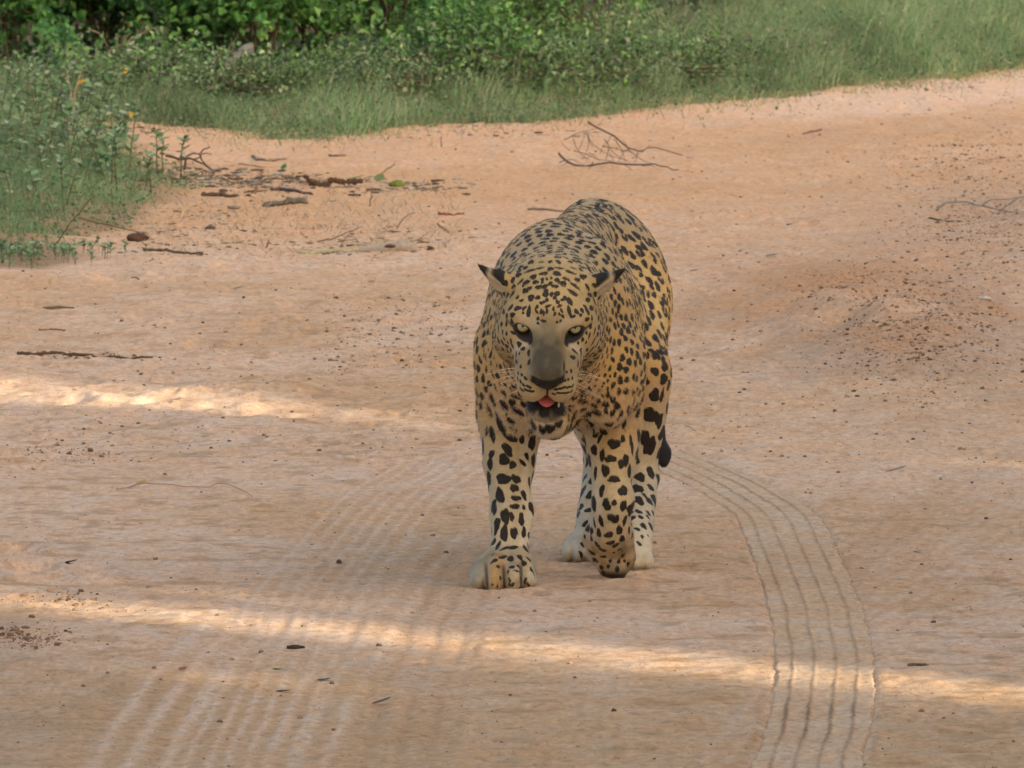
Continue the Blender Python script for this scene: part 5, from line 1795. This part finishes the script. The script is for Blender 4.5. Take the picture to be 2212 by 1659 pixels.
    # legs (pixels of an enlargement of the lower half)
    crop(1840, 1560, 0.5185, [
        (180, 415, 68, 24), (245, 480, 34, 28, 60), (365, 440, 58, 28, 130), (335, 525, 48, 34, 120), (235, 555, 42, 30, 110), (405, 567, 24, 20),
        (480, 540, 40, 14, 150), (520, 490, 30, 20, 120), (215, 670, 55, 36), (215, 740, 34, 22), (330, 665, 44, 50), (432, 665, 40, 28, 130), (535, 700, 44, 20),
        (412, 742, 26, 24), (305, 800, 62, 34, 110), (497, 795, 40, 22), (430, 825, 42, 20, 0), (262, 890, 62, 36, 120), (425, 887, 28, 18, 0), (498, 887, 16, 12),
        (350, 955, 58, 32), (400, 960, 32, 18), (475, 975, 46, 24), (283, 1015, 48, 30), (270, 1065, 36, 20), (340, 1090, 56, 32), (415, 1090, 42, 30), (492, 1090, 42, 22, 70),
        (298, 1190, 40, 18), (340, 1210, 38, 16, 60), (410, 1195, 42, 20, 45), (500, 1212, 36, 20, 110), (533, 1190, 26, 8), (255, 1260, 12, 8), (262, 1300, 28, 13, 55),
        (328, 1275, 34, 15, 35), (392, 1285, 30, 24), (460, 1278, 26, 16), (530, 1290, 30, 15, 150), (495, 1318, 22, 17, 30), (295, 1340, 14, 10), (400, 1345, 20, 12, 160), (448, 1350, 14, 10),
        (345, 90, 46, 28, 140), (255, 60, 60, 20, 110), (435, 30, 50, 22, 160), (455, 150, 54, 24, 145), (295, 190, 56, 22, 125), (225, 140, 60, 20, 105), (312, 265, 52, 26, 130),
        (390, 225, 28, 20, 130), (255, 320, 70, 22, 110), (395, 352, 52, 24, 150), (478, 357, 24, 18), (205, 300, 40, 16),
        (825, 400, 60, 22, 115), (885, 400, 52, 34, 130), (955, 370, 44, 32, 110), (905, 550, 46, 32, 120), (965, 665, 36, 28, 0), (985, 545, 42, 20), (1035, 450, 38, 36), (960, 465, 16, 14),
        (1000, 790, 40, 34), (1040, 630, 50, 20), (990, 905, 34, 24, 0), (965, 1010, 32, 24),
        (1100, 485, 44, 20), (1185, 400, 50, 36, 0), (1165, 512, 42, 28, 0), (1240, 555, 34, 26), (1120, 610, 46, 30, 120), (1195, 672, 46, 26, 0), (1160, 755, 26, 22), (1260, 765, 44, 34, 70),
        (1095, 760, 52, 20), (1125, 850, 34, 26, 60), (1195, 857, 18, 16), (1260, 880, 46, 24), (1140, 890, 26, 18, 0), (1085, 990, 48, 20), (1165, 960, 26, 20), (1205, 985, 42, 22, 70), (1275, 990, 44, 18),
        (1280, 520, 46, 26), (1305, 610, 56, 24, 80), (1330, 430, 50, 16), (1320, 370, 40, 16), (1068, 1090, 36, 20), (1145, 1095, 38, 22, 15), (1225, 1068, 36, 26), (1035, 1010, 40, 14),
        (1165, 1160, 38, 16, 20), (1052, 1175, 22, 18), (1012, 1240, 32, 22, 160), (1100, 1215, 26, 16, 0), (1205, 1185, 26, 13, 50), (940, 1180, 18, 14), (938, 1250, 22, 12, 120), (1045, 1297, 22, 16, 0),
        (1110, 1270, 20, 13, 20), (1180, 1262, 17, 12), (1230, 1210, 18, 9, 40), (1262, 1260, 18, 12), (1220, 1300, 17, 11), (1150, 1342, 15, 11), (1085, 1355, 16, 14), (1215, 1360, 20, 14), (1160, 1300, 14, 10), (1105, 1390, 14, 12),
        (1262, 1300, 11, 9), (1290, 1330, 16, 10), (1195, 1330, 11, 9), (1190, 1240, 12, 8), (1250, 1230, 12, 8), (1010, 1130, 18, 12), (965, 1115, 16, 10),
        (1405, 45, 60, 44), (1500, 30, 56, 40), (1370, 160, 46, 34), (1468, 175, 66, 52), (1545, 220, 60, 36, 80), (1410, 335, 58, 46), (1470, 420, 80, 42, 70), (1385, 655, 62, 40), (1468, 625, 52, 36, 70),
        (1475, 735, 36, 30), (1375, 835, 64, 38), (1425, 805, 38, 16), (1465, 850, 34, 36, 60), (1330, 975, 34, 24), (1393, 965, 20, 16), (1443, 960, 18, 15), (1485, 930, 18, 14), (1362, 1060, 30, 18, 120), (1415, 1040, 25, 22),
        (1405, 1123, 15, 12), (1378, 1163, 22, 12, 125), (1445, 1108, 11, 8), (1325, 1110, 22, 12, 120), (1555, 30, 60, 18, 100),
        (695, 285, 40, 36), (757, 238, 28, 26, 50), (820, 285, 36, 18, 70), (638, 285, 26, 26),
        (1145, 245, 40, 34, 50), (1108, 300, 30, 14, 160), (1050, 160, 46, 22, 15), (970, 183, 34, 18, 10), (935, 70, 40, 16, 160), (1035, 105, 26, 14, 160), (1125, 90, 24, 20), (1180, 60, 22, 17),
        (1210, 100, 24, 18), (1180, 155, 26, 15), (1245, 165, 28, 16), (860, 105, 32, 12, 165), (945, 130, 18, 18), (890, 190, 16, 10, 160), (1210, 270, 17, 15), (1265, 240, 26, 16), (1260, 355, 30, 17), (1075, 360, 38, 13, 55), (1030, 300, 20, 10)])
    crop(1860, 2100, 0.3797, [(375, 540, 18, 14), (465, 600, 16, 12), (345, 625, 16, 10), (465, 555, 20, 8, 140), (610, 495, 20, 8, 130), (545, 460, 30, 10, 10), (685, 450, 18, 10), (720, 480, 60, 9), (630, 580, 24, 8, 130), (665, 600, 22, 8, 120), (590, 540, 22, 9, 120), (580, 640, 14, 8), (500, 610, 20, 8, 60), (450, 470, 22, 8, 130), (285, 605, 12, 8), (640, 545, 14, 7)])
    # upper face (pixels of an enlargement of the forehead and eyes)
    crop(1900, 1000, 0.2803, [
        (845, 355, 40, 34, 20), (855, 425, 38, 26, 0), (990, 310, 70, 26, 5), (925, 235, 60, 20, 5), (780, 265, 80, 22, 12), (1170, 310, 50, 32, 170), (1200, 235, 70, 20, 172), (1360, 290, 75, 26, 160), (1410, 235, 55, 18, 165),
        (1540, 360, 42, 36, 150), (1305, 385, 58, 24, 145), (1250, 450, 42, 38, 140), (1165, 400, 32, 28, 80), (1105, 380, 18, 16), (1025, 390, 18, 16), (962, 390, 22, 20), (655, 425, 60, 22, 40), (550, 410, 36, 22, 60),
        (730, 440, 48, 32, 50), (900, 500, 38, 26, 10), (1000, 490, 40, 26, 40), (1075, 455, 28, 20, 60), (970, 440, 24, 16), (1145, 500, 44, 22, 170), (1440, 490, 75, 26, 140), (1600, 520, 42, 26, 120), (765, 525, 45, 24, 60), (700, 555, 32, 28),
        (1010, 580, 46, 34), (1090, 590, 30, 20), (1180, 585, 36, 26, 40), (1400, 585, 80, 32, 148), (540, 610, 60, 24, 70), (605, 650, 28, 16, 50), (810, 650, 42, 34, 60), (905, 655, 30, 24, 30), (1135, 650, 26, 20), (1275, 645, 30, 20, 140), (1030, 685, 24, 20), (990, 705, 18, 15), (940, 720, 22, 18), (1175, 705, 24, 22), (1260, 690, 28, 14, 0),
        (1360, 710, 52, 28, 120), (770, 850, 85, 26, 80), (1345, 850, 85, 26, 100), (885, 785, 30, 16, 60), (1040, 775, 40, 12, 20), (1195, 775, 30, 12, 20), (895, 850, 22, 15, 130), (945, 855, 30, 14, 80), (980, 875, 30, 14), (1020, 850, 34, 12), (1105, 815, 26, 10), (1140, 880, 26, 14, 60), (1200, 880, 18, 12), (1235, 850, 26, 14, 120), (1250, 915, 22, 12, 130),
        (895, 950, 20, 16), (980, 990, 28, 17, 170), (1215, 975, 18, 14), (1170, 995, 14, 10), (905, 1015, 16, 9, 150), (510, 790, 40, 26, 60), (600, 810, 44, 26, 20), (685, 830, 20, 15), (690, 870, 16, 12), (705, 785, 22, 12, 60), (455, 900, 32, 22), (360, 900, 46, 12, 75), (430, 725, 32, 18, 60), (655, 690, 30, 10, 10),
        (1450, 835, 34, 22, 110), (1530, 825, 30, 20, 110), (1610, 840, 60, 24, 115), (1510, 895, 22, 14, 40), (1420, 915, 20, 13, 30), (1665, 945, 32, 18, 95), (1655, 1060, 32, 22, 80), (1580, 790, 30, 16, 120), (1715, 700, 50, 20, 115), (1725, 855, 40, 13, 100), (1770, 840, 24, 10),
        (1590, 1165, 20, 17), (1710, 1140, 55, 18, 65), (1780, 1160, 55, 11, 85), (1690, 1280, 50, 13, 55), (1635, 1200, 36, 10, 80), (1530, 1255, 24, 18), (1475, 1300, 18, 14), (1580, 1300, 18, 10), (1510, 1390, 24, 12, 40), (1430, 1410, 50, 12, 155), (1745, 1310, 46, 12, 55), (1580, 1465, 38, 22, 75), (1670, 1400, 50, 10, 55), (1645, 1470, 45, 10, 55), (1520, 1580, 32, 18, 75), (1510, 1450, 40, 9, 45),
        (445, 1020, 36, 17, 80), (325, 1085, 50, 15, 85), (280, 1060, 32, 10), (240, 1060, 30, 17), (390, 1150, 32, 14, 70), (450, 1160, 26, 17, 60), (555, 1155, 40, 10, 160), (225, 1150, 30, 15), (420, 1230, 22, 13, 120), (515, 1255, 24, 14), (390, 1295, 38, 20, 120), (325, 1265, 42, 24, 95), (240, 1285, 34, 18), (330, 1370, 60, 13, 130), (415, 1400, 40, 14, 120), (480, 1300, 20, 12), (480, 1410, 36, 14, 110),
        (540, 1330, 55, 10, 135), (375, 1475, 24, 20), (470, 1545, 44, 24, 115), (520, 1520, 36, 17, 100), (590, 1470, 40, 10, 120), (640, 1440, 18, 14), (755, 1440, 36, 20, 110), (780, 1570, 30, 18), (1265, 1600, 30, 13, 80), (250, 1385, 22, 16), (200, 1400, 20, 14), (165, 1500, 50, 15, 110), (265, 1505, 22, 16), (235, 1600, 30, 15), (175, 1300, 22, 12), (130, 1440, 50, 14, 95), (190, 1000, 42, 22, 80), (245, 915, 36, 16, 80), (150, 920, 40, 14), (105, 1060, 55, 14)])
    # muzzle and breast
    crop(1960, 1380, 0.2441, [
        (445, 525, 30, 14, 130), (490, 570, 34, 15, 140), (555, 615, 32, 16, 150), (605, 640, 28, 15, 155), (655, 655, 26, 11, 160), (515, 690, 46, 14, 165), (580, 705, 36, 13, 168), (650, 720, 36, 13, 170), (705, 730, 18, 8, 160), (530, 465, 22, 18, 130), (590, 500, 34, 12, 140), (465, 430, 24, 13, 120), (510, 330, 24, 18),
        (1090, 690, 34, 12, 8), (1150, 680, 34, 14, 10), (1215, 670, 34, 16, 10), (1280, 655, 30, 14, 15), (1345, 635, 32, 12, 25), (1050, 765, 34, 10, 5), (1120, 760, 30, 10, 5), (1190, 755, 34, 13, 5), (1265, 750, 36, 12, 10), (1330, 730, 28, 9, 25), (1185, 565, 18, 10), (1235, 540, 18, 13, 60), (1285, 525, 17, 14), (1340, 515, 20, 15), (1325, 390, 26, 17), (1255, 400, 13, 9), (1210, 290, 24, 11, 80), (1445, 460, 26, 18), (1440, 285, 46, 12, 70), (1500, 265, 32, 16, 75), (1525, 310, 40, 10, 55),
        (650, 245, 40, 14, 80), (180, 135, 24, 22), (300, 225, 44, 24, 115), (360, 440, 44, 22, 140), (280, 490, 30, 22, 140), (170, 410, 18, 13), (55, 450, 60, 20, 105), (25, 280, 32, 16), (110, 300, 28, 16), (85, 670, 72, 28, 105), (230, 745, 55, 36, 130), (345, 690, 34, 22, 140), (160, 605, 24, 14), (250, 615, 36, 28, 150), (55, 860, 100, 34, 105), (430, 810, 82, 36, 155), (240, 930, 90, 44, 140), (475, 1065, 100, 36, 145), (140, 1150, 95, 36, 125), (340, 1215, 50, 34, 130), (175, 1310, 90, 36, 130), (355, 1490, 90, 40, 150), (525, 1500, 50, 34), (330, 1325, 32, 14, 150), (430, 1360, 18, 12), (275, 1090, 24, 10),
        (1480, 665, 34, 26), (1525, 610, 34, 13, 10), (1655, 715, 30, 22), (1780, 710, 28, 22), (1720, 630, 24, 16), (1605, 550, 20, 16), (1730, 545, 32, 14, 160), (1575, 785, 34, 22, 20), (1660, 825, 24, 18), (1700, 950, 46, 28, 20), (1550, 900, 58, 28, 10), (1460, 870, 46, 14, 150), (1335, 955, 75, 24, 160), (1525, 1010, 40, 30), (1310, 1030, 54, 17, 155), (1575, 1120, 66, 34, 8), (1745, 1080, 88, 38, 8), (1405, 1140, 34, 18, 160), (1275, 1165, 55, 24, 85), (1120, 1240, 50, 44), (990, 1350, 66, 56), (835, 1335, 60, 30, 100), (1255, 1330, 50, 36, 60), (645, 1225, 32, 10), (645, 1415, 36, 16, 60),
        (1770, 865, 46, 30, 60), (1890, 935, 48, 36), (2010, 620, 50, 28, 70), (2105, 720, 46, 34), (1940, 765, 44, 28), (2010, 860, 42, 24, 50), (2085, 945, 58, 34, 115), (1905, 1045, 40, 28), (2010, 1075, 48, 20, 75), (1845, 780, 24, 18), (1650, 405, 36, 24, 60), (1620, 445, 28, 20), (1775, 370, 40, 24, 30), (1690, 260, 42, 32), (1775, 190, 28, 24), (1870, 235, 36, 20), (1925, 150, 30, 22), (1960, 350, 44, 22, 70), (1880, 300, 24, 20), (1870, 460, 32, 22), (1795, 465, 22, 20), (1975, 470, 22, 14), (2040, 465, 44, 22), (1830, 90, 30, 18), (1925, 550, 24, 18), (1860, 590, 20, 14), (1840, 650, 20, 15), (1920, 675, 24, 13),
        (1940, 1270, 75, 55, 50), (1860, 1385, 60, 26, 160), (2080, 1190, 34, 20), (2085, 1305, 44, 28, 60), (1720, 1220, 34, 15, 160), (1720, 1440, 60, 26, 20), (1590, 1285, 15, 12), (1800, 1500, 60, 18, 50)])
    nh = len(spots)
    hand = np.array([q[0] for q in spots])
    # scattered spots over everything else
    r_ = np.random.default_rng(21)
    cand = r_.permutation(len(V))[:36000]
    cand = cand[(Z[cand] > 0.02)]

    def spacing(q):
        x, y, z = V[q]
        if inhead[q] > 0.5:
            return 0.013
        if y > 26.02 and z < 0.42:
            return 0.035
        if z < 0.12:
            return 0.017
        if z < 0.34:
            return 0.031
        if y < 25.0:
            return 0.0170
        back = min(1, max(0, (y - 25.0) / 0.35))
        return 0.0180 + 0.0055 * back
    cell = {}
    roses = []

    def ok(p, d):
        k = tuple((p // 0.04).astype(int))
        for i in (-1, 0, 1):
            for j in (-1, 0, 1):
                for m in (-1, 0, 1):
                    for (o, od) in cell.get((k[0] + i, k[1] + j, k[2] + m), ()):
                        if np.sum((p - o) ** 2) < (0.5 * (d + od)) ** 2:
                            return False
        return True
    for q in spots:
        cell.setdefault(tuple((q[0] // 0.04).astype(int)), []).append((q[0], 2.3 * math.sqrt(q[3] * q[4]) + 0.004))
    for q in cand:
        cheek = inhead[q] > 0.5 and ax_[q] > 0.037 and hf[q] < 0.060 and -0.10 < hu[q] < -0.022
        if inhead[q] > 0.5 and not cheek and (hf[q] > 0.005 or (ax_[q] < 0.070 and hf[q] > -0.05)):
            continue
        if ear[q] or C[q].max() < 0.1 or (facing[q] and Z[q] < 0.085):
            continue
        d = 0.0112 if cheek else spacing(q)
        p = V[q]
        if not ok(p, d):
            continue
        cell.setdefault(tuple((p // 0.04).astype(int)), []).append((p, d))
        n = N[q]
        flow = np.array([0.14, 1.0, -0.25]) if p[2] > 0.36 else np.array([0, 0.15, -1.0])
        if p[1] > 25.15 and p[2] > 0.3 and abs(n[0]) > 0.55:
            flow = np.array([0, 0.35, -1.0])
        flow = flow - n * (flow @ n)
        flow /= np.linalg.norm(flow) + 1e-9
        th = r_.normal(0, 0.45)
        fl = flow * math.cos(th) + np.cross(n, flow) * math.sin(th)
        a = d * r_.uniform(0.40, 0.52)
        b = a * r_.uniform(0.62, 0.95)
        ros = p[1] > 25.2 and p[2] > 0.40 and r_.random() < 0.5
        if ros:
            roses.append((p, d))
        if ros:            # rosette: broken ring round a darker centre
            side = np.cross(n, fl)
            th0 = r_.uniform(0, 6.28)
            for m in range(r_.integers(2, 4)):
                t = th0 + m * 2.05 + r_.normal(0, 0.2)
                pp = p + (fl * math.cos(t) * 0.42 + side * math.sin(t) * 0.34) * d
                tg = -fl * math.sin(t) + side * math.cos(t)
                spots.append((pp, n, tg, d * r_.uniform(0.30, 0.42), d * r_.uniform(0.19, 0.25), len(spots), 0))
        else:
            spots.append((p, n, fl, a, b, len(spots), 0))
    kd = kdtree.KDTree(len(V))
    for i, p in enumerate(V):
        kd.insert(p, i)
    kd.balance()
    spot = np.full(len(V), -1.0)
    for (p, n, d, a, b, sd, hole) in spots:
        R = max(a, b) * 1.9 + 0.002
        idx = [t[1] for t in kd.find_range(p, R)]
        if not idx:
            continue
        idx = np.array(idx)
        idx = idx[(N[idx] @ n) > -0.1]
        q = V[idx] - p
        sdir = np.cross(n, d)
        e1, e2, e3 = q @ d, q @ sdir, q @ n
        ang = np.arctan2(e2 / b, e1 / a)
        w = 1 + 0.12 * math.sin(sd * 7.1) * np.cos(2 * ang + sd) + 0.10 * np.cos(3 * ang + sd * 2.3) + 0.06 * np.cos(5 * ang + sd * 1.3)
        f = 1.07 - np.sqrt((e1 / a) ** 2 + (e2 / b) ** 2 + 0.25 * (e3 / max(a, b)) ** 2) / w
        f *= min(a, b) / 0.006                                # roughly a distance in units of 6 mm
        spot[idx] = np.maximum(spot[idx], f)
    spot = np.clip(spot, -1, 1.5)
    for p, d in roses:                                        # tawny centres of the rosettes
        idx = np.array([t[1] for t in kd.find_range(p, d * 0.42)] or [0])
        C[idx] += (np.array([0.33, 0.185, 0.062]) - C[idx]) * 0.5
    # darker tawny hollows around the rosettes of the flank
    spot_in = sstep(-0.02, 0.10, spot)

    me = mesh_np('leopard_body', V, F)
    vcol(me, C)
    vfloat(me, spot, 'spot')

    # --- materials
    m = NT('leopard_coat')
    colr = m.attr('Col').outputs['Color']
    sp_ = m.attr('spot').outputs['Fac']
    n1 = m.noise(420, 2)
    n2 = m.noise(160, 3)
    sp2 = m.math('ADD', sp_, m.math('MULTIPLY', m.math('SUBTRACT', n1, 0.5), 0.30))
    mask = m.ramp(sp2, -0.14, 0.06)
    vari = m.math('MULTIPLY_ADD', n2, 0.5)
    vari.node.inputs[2].default_value = 0.75
    base = scale_col(m, colr, vari)
    blk = m.mix(n2, (0.012, 0.010, 0.010), (0.040, 0.030, 0.024))
    m.l(m.mix(mask, base, blk), m.b.inputs['Base Color'])
    m.set(Roughness=0.62)
    m.b.inputs['Specular IOR Level'].default_value = 0.22
    m.b.inputs['Sheen Weight'].default_value = 0.05
    m.b.inputs['Sheen Roughness'].default_value = 0.4
    m.bump(m.noise(520, 2), 0.35, 0.003)
    coat = m.m
    root = empty('leopard', (0.09, 25.2, -0.004))
    tag(root, 'spotted leopard walking towards the viewer on the sandy track, tongue showing', 'leopard')
    off = np.array([0.09, 25.2, 0.0])

    def part(name, me_, mat, parent=root):
        if parent is root:
            me_.transform(__import__('mathutils').Matrix.Translation(-off))
        else:
            me_.transform(__import__('mathutils').Matrix.Translation(-off))
        o = link(name, me_, mat, parent)
        return o
    body = part('body', me, coat)

    # --- short fur: one thin blade per hair, coloured from the coat
    keep = np.nonzero((N[:, 1] < 0.45) | (N[:, 2] > 0.0))[0]
    vis = np.zeros(len(V), bool)
    vis[keep] = True
    T = np.vstack([F[:, [0, 1, 2]], F[:, [0, 2, 3]]])
    T = T[vis[T].all(1)]
    e1, e2 = V[T[:, 1]] - V[T[:, 0]], V[T[:, 2]] - V[T[:, 0]]
    area = np.linalg.norm(np.cross(e1, e2), axis=1)
    nb = 500000
    pr = area / area.sum()
    ti = r_.choice(len(T), nb, p=pr)
    w1, w2 = r_.random(nb), r_.random(nb)
    sw = w1 + w2 > 1
    w1[sw], w2[sw] = 1 - w1[sw], 1 - w2[sw]
    tri = T[ti]
    w0 = 1 - w1 - w2

    def lerp3(A):
        if A.ndim == 1:
            return A[tri[:, 0]] * w0 + A[tri[:, 1]] * w1 + A[tri[:, 2]] * w2
        return A[tri[:, 0]] * w0[:, None] + A[tri[:, 1]] * w1[:, None] + A[tri[:, 2]] * w2[:, None]
    P0, N0, C0, S0, IH = lerp3(V), lerp3(N), lerp3(C), lerp3(spot), lerp3(inhead)
    h0 = lerp3(hl)
    nosep = H(0, -0.035, 0.112)
    flow = np.where((P0[:, 2] > 0.33)[:, None], np.array([0.10, 0.85, -0.5]), np.array([0, 0.25, -1.0]))
    away = P0 - nosep
    away /= np.linalg.norm(away, axis=1)[:, None]
    flow = flow * (1 - IH[:, None]) + away * IH[:, None]
    flow = flow + r_.normal(0, 0.20, (nb, 3)) + 0.25 * np.stack([noise3(P0[:, 0] * 45, P0[:, 1] * 45, P0[:, 2] * 45, 60 + q) for q in range(3)], 1)
    flow -= N0 * (flow * N0).sum(1)[:, None]
    flow /= np.linalg.norm(flow, axis=1)[:, None] + 1e-9
    ln = r_.uniform(0.0028, 0.0052, nb) * (1 + 0.35 * noise3(P0[:, 0] * 70, P0[:, 1] * 70, P0[:, 2] * 70, 9))
    ln *= 1 + 0.8 * (P0[:, 2] < 0.40) * (P0[:, 1] < 25.2) * (P0[:, 2] > 0.30) * (IH < 0.3)
    face = (IH > 0.5) & (h0[:, 2] > -0.03)
    ln = np.where(face, ln * 0.28, ln)
    ln = np.where((IH > 0.5) & (h0[:, 1] < -0.145), r_.uniform(0.004, 0.010, nb), ln)
    ln = np.where((IH > 0.5) & (h0[:, 1] < -0.06) & (np.abs(h0[:, 0]) > 0.05) & (h0[:, 2] < 0.02), r_.uniform(0.004, 0.009, nb), ln)
    bare = face & (h0[:, 1] > -0.145) & (C0.max(1) < 0.06)
    eyed = np.minimum(np.hypot(h0[:, 0] - 0.0505, h0[:, 1]), np.hypot(h0[:, 0] + 0.0505, h0[:, 1]))
    bare |= face & (eyed < 0.013)
    lift = r_.uniform(0.15, 0.55, nb)
    tipP = P0 + (flow + N0 * lift[:, None]) * ln[:, None]
    sd_ = np.cross(flow, N0)
    wd = r_.uniform(0.00028, 0.00055, nb)[:, None]
    BV = np.stack([P0 - sd_ * wd - N0 * 0.0008, P0 + sd_ * wd - N0 * 0.0008, tipP], 1)
    sm = sstep(-0.13, 0.05, S0 + r_.normal(0, 0.05, nb))
    bc = C0 * r_.uniform(0.62, 1.38, nb)[:, None] * (1 + 0.14 * noise3(P0[:, 0] * 60, P0[:, 1] * 60, P0[:, 2] * 60, 19))[:, None]
    bc = bc + (np.array([0.013, 0.011, 0.010]) - bc) * sm[:, None]
    BV, bc = BV[~bare], bc[~bare]
    k = len(BV)
    fm = mesh_np('leopard_fur', BV.reshape(-1, 3), np.arange(3 * k).reshape(-1, 3), True)
    vcol(fm, np.repeat(bc, 3, 0))
    m = NT('leopard_fur')
    m.l(m.attr('Col').outputs['Color'], m.b.inputs['Base Color'])
    m.set(Roughness=0.55)
    m.b.inputs['Specular IOR Level'].default_value = 0.18
    fur = part('fur', fm, m.m)
    fur['kind'] = 'stuff'

    # --- eyes
    me_d = NT('eye_white')
    me_d.set(Base_Color=(0.03, 0.022, 0.018, 1), Roughness=0.12)
    iris_m = NT('iris')
    iris_m.l(iris_m.mix(iris_m.noise(300, 3), (0.19, 0.170, 0.075), (0.34, 0.31, 0.165)), iris_m.b.inputs['Base Color'])
    iris_m.set(Roughness=0.06)
    iris_m.b.inputs['Coat Weight'].default_value = 1.0
    iris_m.b.inputs['Coat Roughness'].default_value = 0.02
    pup_m = NT('pupil')
    pup_m.set(Base_Color=(0.004, 0.004, 0.004, 1), Roughness=0.05)

    def cap_mesh(name, cpos, gaze, r, a_max, rings=10, n=28):
        gaze = np.asarray(gaze, float)
        gaze /= np.linalg.norm(gaze)
        a = np.cross(gaze, (0, 0, 1))
        a /= np.linalg.norm(a)
        b = np.cross(a, gaze)
        VV = [cpos + gaze * r]
        for i in range(1, rings + 1):
            t = a_max * i / rings
            for j in range(n):
                p = 2 * math.pi * j / n
                VV.append(cpos + r * (gaze * math.cos(t) + (a * math.cos(p) + b * math.sin(p)) * math.sin(t)))
        FF = [(0, 1 + (j + 1) % n, 1 + j) for j in range(n)]
        for i in range(rings - 1):
            for j in range(n):
                o0, o1 = 1 + i * n, 1 + (i + 1) * n
                FF.append((o0 + j, o0 + (j + 1) % n, o1 + (j + 1) % n))
                FF.append((o0 + j, o1 + (j + 1) % n, o1 + j))
        return mesh_np(name, np.array(VV), np.array(FF)[:, ::-1])
    for sx in (-1, 1):
        cpos = H(sx * 0.0505, -0.0015, 0.0005)
        toc = np.array([0.0, 0.0, CAM_H]) - cpos
        g = toc / np.linalg.norm(toc)
        eye = part('eye', cap_mesh('eyeball', cpos, g, 0.0168, 2.6), me_d.m)
        part('iris', cap_mesh('iris', cpos, g, 0.0171, 0.66), iris_m.m, eye)
        part('pupil', cap_mesh('pupil', cpos, g + np.array([0, 0, 0.02]), 0.0174, 0.20, 4), pup_m.m, eye)

    # --- tongue and teeth
    def blob(name, p, r, bend=0.0, n=18, mrows=12):
        VV = []
        for i in range(mrows + 1):
            t = math.pi * i / mrows
            for j in range(n):
                q = 2 * math.pi * j / n
                x = math.sin(t) * math.cos(q)
                u_ = math.sin(t) * math.sin(q)
                f_ = math.cos(t)
                VV.append(H(p[0] + r[0] * x * (1 - 0.15 * f_), p[1] + r[1] * u_ + bend * (x * x) - bend * 1.5 * max(0, f_) ** 2, p[2] + r[2] * f_))
        FF = []
        for i in range(mrows):
            for j in range(n):
                FF.append((i * n + j, i * n + (j + 1) % n, (i + 1) * n + (j + 1) % n, (i + 1) * n + j))
        return mesh_np(name, np.array(VV), np.array(FF)[:, ::-1])
    tm = NT('tongue')
    tm.l(tm.mix(tm.noise(700, 2), (0.33, 0.055, 0.060), (0.47, 0.11, 0.11)), tm.b.inputs['Base Color'])
    tm.set(Roughness=0.38)
    tm.bump(tm.noise(900, 2), 0.4, 0.002)
    part('tongue', blob('tongue', (0.001, -0.1225, 0.066), (0.0215, 0.0070, 0.030), 0.0015), tm.m)
    th = NT('tooth')
    th.set(Base_Color=(0.62, 0.56, 0.42, 1), Roughness=0.25)
    for sx in (1,):
        part('tooth', blob('tooth', (sx * 0.0245, -0.1420, 0.070), (0.0022, 0.0065, 0.0022), 0, 8, 6), th.m)

    # --- whiskers
    wm = NT('whisker')
    wm.set(Base_Color=(0.85, 0.82, 0.74, 1), Roughness=0.4)
    for sx in (-1, 1):
        for i in range(7):
            row, j = divmod(i, 3)
            p = np.array([sx * (0.040 + 0.006 * j), -0.062 - 0.013 * row, 0.084 - 0.014 * j])
            d = np.array([sx * 1.0, -0.10 - 0.22 * row + r_.normal(0, 0.12), -0.15 + r_.normal(0, 0.15)])
            d /= np.linalg.norm(d)
            L = r_.uniform(0.05, 0.085)
            pts = [H(*(p + d * L * t + np.array([0, -0.030 * t * t, -0.01 * t * t]))) for t in np.linspace(0, 1, 6)]
            b_ = MB()
            b_.tube(pts, np.linspace(0.00036, 0.00014, 6), (0.8, 0.8, 0.8), 4)
            part('whisker', b_.mesh('whisker'), wm.m)
    print('leopard: verts', len(V), 'spots', nh, len(spots), 'blades', k)


build_leopard()
